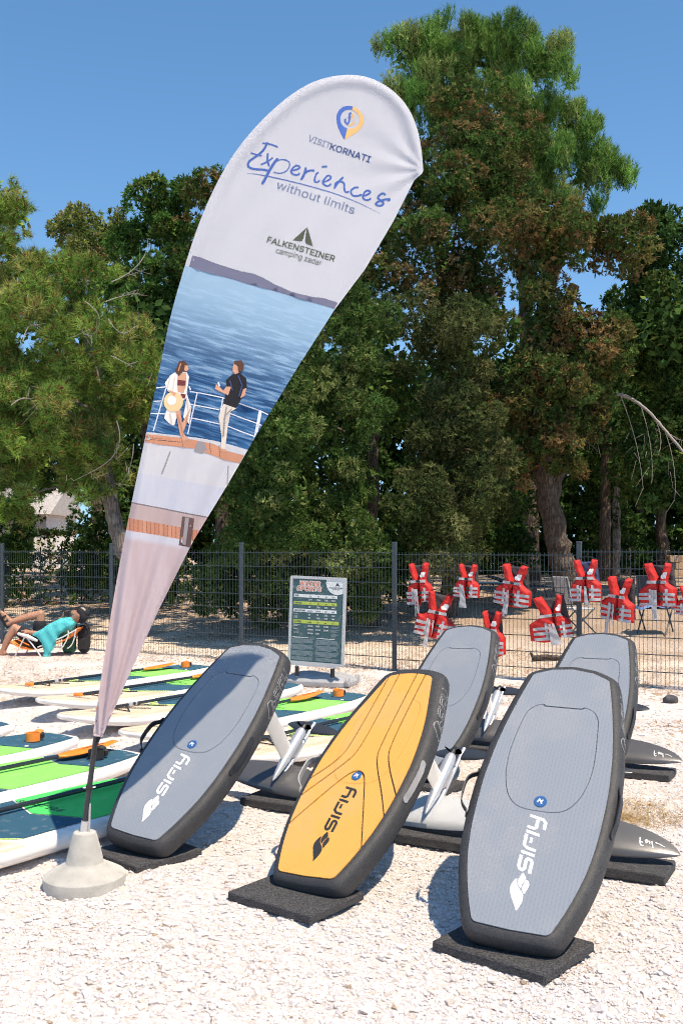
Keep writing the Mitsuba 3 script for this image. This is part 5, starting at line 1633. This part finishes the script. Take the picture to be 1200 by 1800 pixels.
def grown(js, bs, by, res=0.025):
    return body({k: (J[k][0] if k in J else v[0], (J[k][1] if k in J else v[1]) + by) for k, v in {**{q: (0, 0) for b in bs for q in b}, **js}.items()}, bs, res, 5)


mid = lambda a, b, t, r: (J[a][0] * (1 - t) + J[b][0] * t, r)  # noqa: E731
add('shorts', grown({'tn2': mid('hn', 'kn', 0.62, 0.088), 'tf3': mid('hf', 'kf', 0.55, 0.085)}, [('pel', 'hn'), ('hn', 'tn2'), ('pel', 'hf'), ('hf', 'tf3')], 0.016), 'black_cloth', pe, smooth=True)
add('top', grown({'en2': mid('sn', 'en', 0.75, 0.062), 'b2': mid('belly', 'chest', 0.1, 0.13)}, [('b2', 'chest'), ('chest', 'sn'), ('sn', 'en2'), ('chest', 'neck'), ('chest', 'sf')], 0.018), 'teal_cloth', pe, smooth=True)
add('hair', grown({'h1': (pp(143, 1076.5, 0), .078), 'h2': (pp(147, 1084, 0), .066), 'h3': (pp(144, 1090, 0), .045)}, [('h1', 'h2'), ('h2', 'h3')], 0.012), 'black_cloth', pe, smooth=True)
cap = thing('cap', 'black cap with a pale patch on the reclining head', 'cap')
add('crown', grown({'c1': (pp(144, 1072.5, 0), .066), 'c2': (pp(150, 1077, 0), .062)}, [('c1', 'c2')], 0.01), 'black_cloth', cap, smooth=True)
add('brim', move(slab(shapely.affinity.scale(Point(0, 0).buffer(1, 16), 0.075, 0.06), 0.008, 0.03), frame(pp(135, 1067.5), nrm([1, 0, 0.25]), [0, 1, 0], nrm([-0.25, 0, 1]))), 'black_cloth', cap)
add('patch', move(slab(shapely.affinity.scale(Point(0, 0).buffer(1, 12), 0.04, 0.022), 0.004, 0.02), frame(pp(148, 1070.2, -0.062), nrm([1, 0, -0.5]), nrm([0.5, 0, 1]), [0, -1, 0])), 'sup_wood', cap)
gl = thing('sunglasses', 'dark sunglasses on the face of the reclining person', 'sunglasses')
for sx in (-1, 1):
    add('lens', move(slab(shapely.affinity.scale(Point(0, 0).buffer(1, 12), 0.03, 0.024), 0.008, 0.02), frame(pp(136.3, 1070.0, sx * 0.035), nrm([0.9, 0, 0.45]), [0, 1, 0], nrm([-0.45, 0, 0.9]))), 'glossy_black', gl)
add('temple', tube([pp(136.5, 1071, -0.07), pp(140, 1074.5, -0.088), pp(145, 1078.5, -0.08)], 0.005, 6), 'glossy_black', gl)
tag(add('phone', move(bx(0.075, 0.012, 0.075, bevel=0.004), frame(pp(117.5, 1078.5, -0.02), nrm([1, 0.1, 0.1]), nrm([-0.1, 1, 0]), [0, 0, 1])), 'glossy_black'), 'black phone held up before the reclining face', 'phone')
sho = thing('sandal', 'black sandal on the raised crossed foot at the left edge', 'sandal')
add('sole', body({'a': (J['hlf'][0] + [-0.01, 0, -.03], .034), 'b': (J['tf'][0] + [-0.045, 0, 0], .034)}, [('a', 'b')], 0.012, 3), 'black_cloth', sho, smooth=True)
for t_ in (0.25, 0.6):
    c = J['hlf'][0] * (1 - t_) + J['tf'][0] * t_
    add('strap', move(lathe([(0.046, -0.014), (0.052, -0.014), (0.052, 0.014), (0.046, 0.014)], 16), frame(c, [0, 1, 0], nrm(np.cross(J['tf'][0] - J['hlf'][0], [0, 1, 0])), nrm(J['tf'][0] - J['hlf'][0]))), 'black_cloth', sho)
# towel hanging over the chair side
g = Polygon([(64, 1113), (78, 1106), (98, 1094), (112, 1088), (128, 1088), (138, 1092), (134, 1100), (122, 1106), (112, 1114), (106, 1130), (98, 1147), (97, 1157), (84, 1156.5), (86, 1142), (82, 1128), (74, 1118)])
s_ = YP / FOC
g = Polygon([((x - 100) * s_, (1120 - y) * s_) for x, y in g.exterior.coords]).buffer(-0.02).buffer(0.02)
tw = warp(slab(g, 0.05, 0.025, 0.03), lambda v: np.c_[v[:, 0], v[:, 1], v[:, 2] + 0.14 + 0.009 * np.sin(v[:, 0] * 38 + v[:, 1] * 22) - 0.25 * np.maximum(0, v[:, 1] - 0.12)])
tag(add('towel', move(tw, frame(pp(100, 1120, -0.12), [1, 0, 0], [0, 0, 1], [0, -1, 0])), 'teal_cloth', smooth=60), 'turquoise towel draped from the person over the side of the beach chair', 'towel')
ch = thing('beach_chair', 'low folding beach chair with orange sling and white tube frame', 'chair')
for d in (-0.28, 0.28):
    sfx = []
    add('leg', tube(curve([pp(34, 1155, d), pp(44, 1136, d), pp(53, 1118, d)], 12), 0.011, 8), 'white_tube', ch, smooth=60)
    add('leg', tube(curve([pp(84, 1155, d), pp(74, 1140, d), pp(58, 1120, d)], 12), 0.011, 8), 'white_tube', ch, smooth=60)
    add('back_tube', tube(curve([pp(98, 1143, d), pp(114, 1140, d), pp(124, 1126, d), pp(129, 1110, d), pp(128, 1106, d)], 24), 0.010, 8), 'white_tube', ch, smooth=60)
    add('back_tube', tube([pp(76, 1135, d), pp(118, 1118, d), pp(143, 1104, d)], 0.011, 8), 'white_tube', ch, smooth=60)
    add('back_tube', tube(curve([pp(127, 1137, d), pp(136, 1128, d), pp(140, 1114, d), pp(142, 1104, d)], 16), 0.009, 8), 'white_tube', ch, smooth=60)
    add('armrest', body({'a': (pp(43, 1111.5, d), .022), 'b': (pp(58, 1116, d), .034), 'c': (pp(74, 1123, d), .022)}, [('a', 'b'), ('b', 'c')], 0.02, 2), 'white_tube', ch, smooth=True)
for nm, a, b in (('seat_sling', pp(28, 1126), pp(74, 1139)), ('back_sling', pp(92, 1134), pp(143, 1103.5))):
    d = nrm(b - a); L_ = np.linalg.norm(b - a)
    m_ = warp(slab(box(0, -0.27, L_, 0.27), 0.014, 0.06), lambda v: np.c_[v[:, 0], v[:, 1], v[:, 2] - 0.05 * np.sin(np.clip(v[:, 0] / L_, 0, 1) * np.pi)])
    add(nm, move(m_, frame(a, d, [0, 1, 0], np.cross(d, [0, 1, 0]))), 'orange_cloth', ch, smooth=40)
def bag(name, label, c, sx, sy, sz, m, cat):
    t = thing(name, label, cat)
    mm = trimesh.creation.icosphere(3)
    v = np.array(mm.vertices)
    v = np.sign(v) * np.abs(v) ** 0.55
    v = v / np.abs(v).max(0) * [sx / 2, sy / 2, sz / 2]
    v += 0.02 * (meshkit.noise(v * 14 + 3)[:, None] - 0.5)
    add('sack', tm(v + c + [0, 0, sz / 2], mm.faces), m, t, smooth=True)
    add('carry_strap', tube(curve([c + [-sx * 0.25, -sy / 2, sz * 0.7], c + [-sx * 0.1, -sy / 2 - 0.04, sz * 1.12], c + [sx * 0.15, -sy / 2 - 0.03, sz * 1.1], c + [sx * 0.25, -sy / 2, sz * 0.65]], 16), 0.009, 6), m, t)
    add('front_pocket', bx(sx * 0.7, 0.04, sz * 0.4, c + [0, -sy / 2 - 0.012, sz * 0.33], 0.012), m, t)


bag('shoulder_bag', 'dark green bag standing behind the beach chair', pp(118, 1153.5, 0.12) * [1, 1, 0], 0.20, 0.16, 0.26, 'green_bag', 'bag')
bag('backpack', 'black backpack standing upright at the head of the beach chair', pp(142, 1151, 0.2) * [1, 1, 0], 0.18, 0.2, 0.44, 'black_cloth', 'backpack')

# ---------------------------------------------------------------- camp things behind the fence
def ground_at(px, Y):
    x = (px - 600) / FOC * Y
    return np.array([x, Y, float(gz(x, Y))])


mat('navy_fabric', cloth((0.022, 0.035, 0.06), 120), 0.55, two=True)
mat('blue_cloth', cloth((0.16, 0.27, 0.50), 60), 0.85, two=True)
mat('white_cloth', cloth((0.72, 0.72, 0.74), 60), 0.85, two=True)


def camp_bed(c, yaw, label, m, L=1.9):
    t = thing('camp_bed', label, 'camp bed')
    R = frame(c, [math.cos(yaw), math.sin(yaw), 0], [-math.sin(yaw), math.cos(yaw), 0], [0, 0, 1])
    A = lambda n, mm, b: add(n, move(mm, R), b, t)  # noqa: E731
    A('sling', warp(slab(box(-L / 2, -0.32, L / 2, 0.32), 0.05, 0.1, 0.04), lambda v: np.c_[v[:, :2], v[:, 2] + 0.36 + 0.22 * np.clip((v[:, 0] + L * 0.5 - 0.6) / -0.6, 0, 1)]), m)
    for sy in (-0.34, 0.34):
        A('side_rail', tube([(-L / 2, sy, 0.37), (L / 2, sy, 0.37)], 0.016, 8), 'fence_mat')
    for x in (-L * 0.36, 0, L * 0.36):
        for sy in (-1, 1):
            A('leg', tube([(x - 0.12, sy * 0.33, 0.36), (x, sy * 0.33, 0.0), (x + 0.12, sy * 0.33, 0.36)], 0.012, 6), 'fence_mat')


camp_bed(ground_at(925, 20.5), 0.08, 'dark navy camp bed behind the fence, left of the thick trunk', 'navy_fabric', 1.6)
camp_bed(ground_at(835, 21.5), -0.05, 'pale camp bed behind the fence, between two upper life vests', 'white_cloth', 1.3)


def folding_chair(c, yaw, label, m):
    t = thing('folding_chair', label, 'chair')
    R = frame(c, [math.cos(yaw), math.sin(yaw), 0], [-math.sin(yaw), math.cos(yaw), 0], [0, 0, 1])
    A = lambda n, mm, b: add(n, move(mm, R), b, t)  # noqa: E731
    A('seat', bx(0.48, 0.46, 0.03, (0, 0, 0.42), 0.01), m)
    A('backrest', move(bx(0.48, 0.03, 0.5, bevel=0.01), frame([0, 0.26, 0.72], [1, 0, 0], nrm([0, 1, -0.2]), nrm([0, 0.2, 1]))), m)
    for sx in (-0.23, 0.23):
        A('leg', tube([(sx, -0.25, 0), (sx, 0.22, 0.44), (sx, 0.33, 0.95)], 0.013, 8), 'fence_mat')
        A('leg', tube([(sx, 0.28, 0), (sx, -0.22, 0.44)], 0.013, 8), 'fence_mat')
        A('armrest', bx(0.04, 0.45, 0.025, (sx, 0.0, 0.62), 0.008), 'fence_mat')


folding_chair(ground_at(1152, 16.6), 2.6, 'folding camp chair behind the fence under the right upper life vests', 'navy_fabric')
q = ground_at(1150, 16.55)
tw = warp(slab(box(-0.30, -0.26, 0.30, 0.26), 0.03, 0.04, 0.03), lambda v: np.c_[v[:, :2], v[:, 2] + 0.02 * np.sin(v[:, 0] * 20) * np.cos(v[:, 1] * 14) - 0.6 * np.maximum(0, np.abs(v[:, 0]) - 0.22)])
tag(add('towel', move(tw, frame(q + [0, 0, 0.45], [1, 0, 0], [0, 1, 0], [0, 0, 1])), 'blue_cloth', smooth=60), 'light blue towel on the camp chair behind the fence', 'towel')
folding_chair(ground_at(1012, 16.9), 1.9, 'pale grey folding chair behind the right fence post', 'vest_grey')
q = ground_at(997, 20.5)
tw = warp(slab(box(-0.25, -0.2, 0.25, 0.2), 0.05, 0.04, 0.03), lambda v: np.c_[v[:, :2], v[:, 2] - 0.5 * np.maximum(0, np.abs(v[:, 1]) - 0.12)])
tag(add('towel', move(tw, frame(q + [0, 0, 0.45], [1, 0, 0], [0, 1, 0], [0, 0, 1])), 'white_cloth', smooth=60), 'white towel on a bench beside the right fence post', 'towel')
be = thing('bench', 'low dark bench behind the fence by the thick trunk', 'bench')
q = ground_at(985, 20.6)
add('seat', bx(1.3, 0.38, 0.05, q + [0, 0, 0.42], 0.01), 'wing_dark', be)
for sx in (-0.55, 0.55):
    add('leg', bx(0.06, 0.34, 0.40, q + [sx, 0, 0.20], 0.008), 'wing_dark', be)

# clipped hedges, a low stone wall, a pale house
def hedge(name, label, cx, cy, sx, sy, h, seed, cols, thr, leaf=0.10, dens=260, kind=None):
    r = np.random.default_rng(seed)
    n = int(dens * (2 * sx * h + sx * sy))
    f = r.uniform(size=n) < 2 * h / (2 * h + sy)
    x = r.uniform(-sx / 2, sx / 2, n)
    y = np.where(f, np.where(r.uniform(size=n) < 0.75, -sy / 2, sy / 2), r.uniform(-sy / 2, sy / 2, n)) + r.normal(size=n) * 0.06
    z = np.where(f, r.uniform(0, h, n), h) + r.normal(size=n) * 0.05
    P = np.c_[x, y, z]
    P = P[meshkit.noise(P * 2.5 + seed) > thr]
    D = nrm(np.c_[0 * P[:, 0], np.sign(P[:, 1]), 0.6 + 0 * P[:, 0]] + 0.7 * r.normal(size=P.shape))
    P[:, 0] += cx; P[:, 1] += cy; P[:, 2] += gz(P[:, 0], P[:, 1])
    t = thing(name, label, 'hedge')
    parts = [rosettes(P, D, 6, leaf, leaf * 0.5, 0.4, 1.7, cols, r)]
    put(parts, 'leaves', 'leaf_mat', t)
    st = [tube([(cx + a, cy, gz(cx + a, cy) - 0.05), (cx + a + r.normal() * 0.1, cy + r.normal() * 0.1, gz(cx + a, cy) + h * 0.8)], 0.02, 5) for a in np.arange(-sx / 2 + 0.2, sx / 2, 0.5)]
    add('stems', cat_(st), 'bark_mat', t)


hedge('hedge', 'ragged see-through hedge at the left behind the fence, under the pine', -8.6, 24.5, 9.0, 0.7, 1.75, 3, OLIVE + [(2, (0.2, 0.12, 0.06))], 0.42, 0.10, 120)
hedge('hedge', 'clipped dark hedge at the right above the low stone wall', 13.0, 36.0, 7.0, 1.2, 1.6, 4, DARK, 0.1, 0.15, 80)
wl = thing('stone_wall', 'low tan stone wall at the right edge below the clipped hedge', 'wall')
r = np.random.default_rng(9)


def stone_fn(p, n, uv):
    return mix((0.34, 0.22, 0.13), (0.56, 0.42, 0.29), fbm(p.x * 6, p.y * 6, p.z * 6, 4))


mat('wall_stone', stone_fn, 0.9)
x0 = 11.2
for row in range(3):
    x = x0 + 0.2 * (row % 2)
    while x < 15.6:
        w = r.uniform(0.35, 0.6)
        add('stone', bx(w - 0.02, 0.4, 0.23, (x + w / 2, 34.2 + r.normal() * 0.01, gz(x, 34.2) + 0.10 + 0.24 * row), 0.02), 'wall_stone', wl)
        x += w
mat('house_wall', worn((0.72, 0.69, 0.66), 0.05, 6), 0.9)
mat('roof_tile', worn((0.42, 0.40, 0.39), 0.12, 8), 0.9)
mat('window_glass', (0.03, 0.035, 0.04), 0.08)
ho = thing('house', 'pale house with a low grey roof glimpsed through the left pine', 'house')
hx, hy = -14.2, 46.0
z0 = 0.68
add('wall', bx(2.6, 5.0, 2.5, (hx, hy, z0 + 1.25)), 'house_wall', ho)
rf = loft([[(hx + s * 1.6, hy - 2.9, z0 + 2.45), (hx + s * 1.6, hy + 2.9, z0 + 2.45), (hx + s * 1.6, hy, z0 + 3.9)] for s in (-1, 1)])
add('roof', rf, 'roof_tile', ho)
for wx in (0.4,):
    k = add('window', bx(0.9, 0.12, 1.2, (hx + wx, hy - 2.50, z0 + 1.35), 0.01), 'white_tube', ho)
    add('pane', bx(0.76, 0.06, 1.06, (hx + wx, hy - 2.545, z0 + 1.35)), 'window_glass', k)

# ---------------------------------------------------------------- litter, dry grass, loose stones
def strips(n, seed, region, L, W, cols, lift=0.012, up=0.15):
    r = np.random.default_rng(seed)
    X, Y = region(n, r)
    P = np.c_[X, Y, gz(X, Y) + lumps(np.c_[X, Y, 0 * X]) - 0.012 + lift * r.uniform(0.4, 1.4, len(X))]
    a = r.uniform(0, 2 * np.pi, len(X))
    D = nrm(np.c_[np.cos(a), np.sin(a), up * np.abs(r.normal(size=len(X)))])
    S_ = nrm(np.cross(D, [0, 0, 1.0])) * W / 2
    l = (L * r.uniform(0.5, 1.4, len(X)))[:, None]
    V = np.stack([P - S_, P + S_, P + D * l + S_ * 0.5, P + D * l - S_ * 0.5], 1).reshape(-1, 3)
    i = np.arange(len(X)) * 4
    return V, np.vstack([np.c_[i, i + 1, i + 2], np.c_[i, i + 2, i + 3]]), leaf_colours(len(X), 1, cols, r, 4)


NEED = [(3, (0.33, 0.20, 0.10)), (2, (0.24, 0.14, 0.075)), (1.5, (0.45, 0.32, 0.19))]


def far_band(n, r):
    X = r.uniform(-6.5, 5.5, n); s = r.uniform(-3.6, 3.0, n)
    Y = 13.3 - 0.583 * (X - 0.707) + s / 0.864
    k = meshkit.noise(np.c_[X * 1.3, Y * 1.3, 0 * X + 5]) > 0.47
    return X[k], Y[k]


def near_band(n, r):
    Y = r.uniform(3.4, 9.5, n); X = r.uniform(-0.36, 0.36, n) * Y
    k = meshkit.noise(np.c_[X * 2.3, Y * 2.3, 0 * X + 8]) > 0.6
    return X[k], Y[k]


put([strips(30000, 1, far_band, 0.075, 0.008, NEED), strips(2600, 2, near_band, 0.030, 0.0035, NEED)], 'pine_litter', 'leaf_mat', kind='stuff', label='brown pine needle litter on the ground')
STRAW = [(3, (0.50, 0.36, 0.18)), (2, (0.40, 0.26, 0.11)), (1, (0.58, 0.47, 0.28))]


def tufts(cs):
    def fn(n, r):
        k = r.integers(0, len(cs), n)
        c = np.array(cs)[k]
        return c[:, 0] + r.normal(size=n) * c[:, 2], c[:, 1] + r.normal(size=n) * c[:, 2] * 0.6
    return fn


g1, g2, g3 = on(1120, 1440), on(1165, 1432), on(1125, 1520)
put([strips(1500, 3, tufts([(g1[0], g1[1], 0.15), (g2[0], g2[1], 0.16), (g1[0] - 0.1, g1[1] + 0.1, 0.09), (g1[0] + 0.05, g1[1] + 0.35, 0.12)]), 0.05, 0.0035, STRAW, 0.004, 0.5), strips(90, 4, tufts([(g3[0], g3[1], 0.04)]), 0.05, 0.004, STRAW, 0.004, 0.9)], 'dry_grass', 'leaf_mat', kind='stuff', label='straw coloured dry grass tufts on the gravel at the right')
mat('dark_stone', worn((0.07, 0.07, 0.075), 0.2, 20), 0.9)
def rock(c, s, seed, m, label):
    mm = trimesh.creation.icosphere(2)
    v = np.array(mm.vertices) * s
    v *= 0.8 + 0.5 * meshkit.noise(np.array(mm.vertices) * 1.7 + seed)[:, None]
    return tag(add('stone', tm(v + c + [0, 0, s[2] * 0.5], mm.faces), m, smooth=30), label, 'stone')


rock(on(1178, 1234), np.array([0.075, 0.06, 0.05]), 3, 'dark_stone', 'dark stone on the gravel before the fence at the right')
dw = thing('driftwood', 'short weathered log with bark on the ground behind the right life vests', 'log')
q = on(958, 1163)
add('log', limb([q + [-0.18, 0.03, 0.04], q + [0, 0, 0.06], q + [0.25, -0.02, 0.05]], 0.045, 0.04, 9, 4), 'bark_mat', dw, smooth=True)
add('stub', limb([q + [-0.16, 0.02, 0.05], q + [-0.22, -0.02, 0.13]], 0.03, 0.015, 7, 5), 'bark_mat', dw)
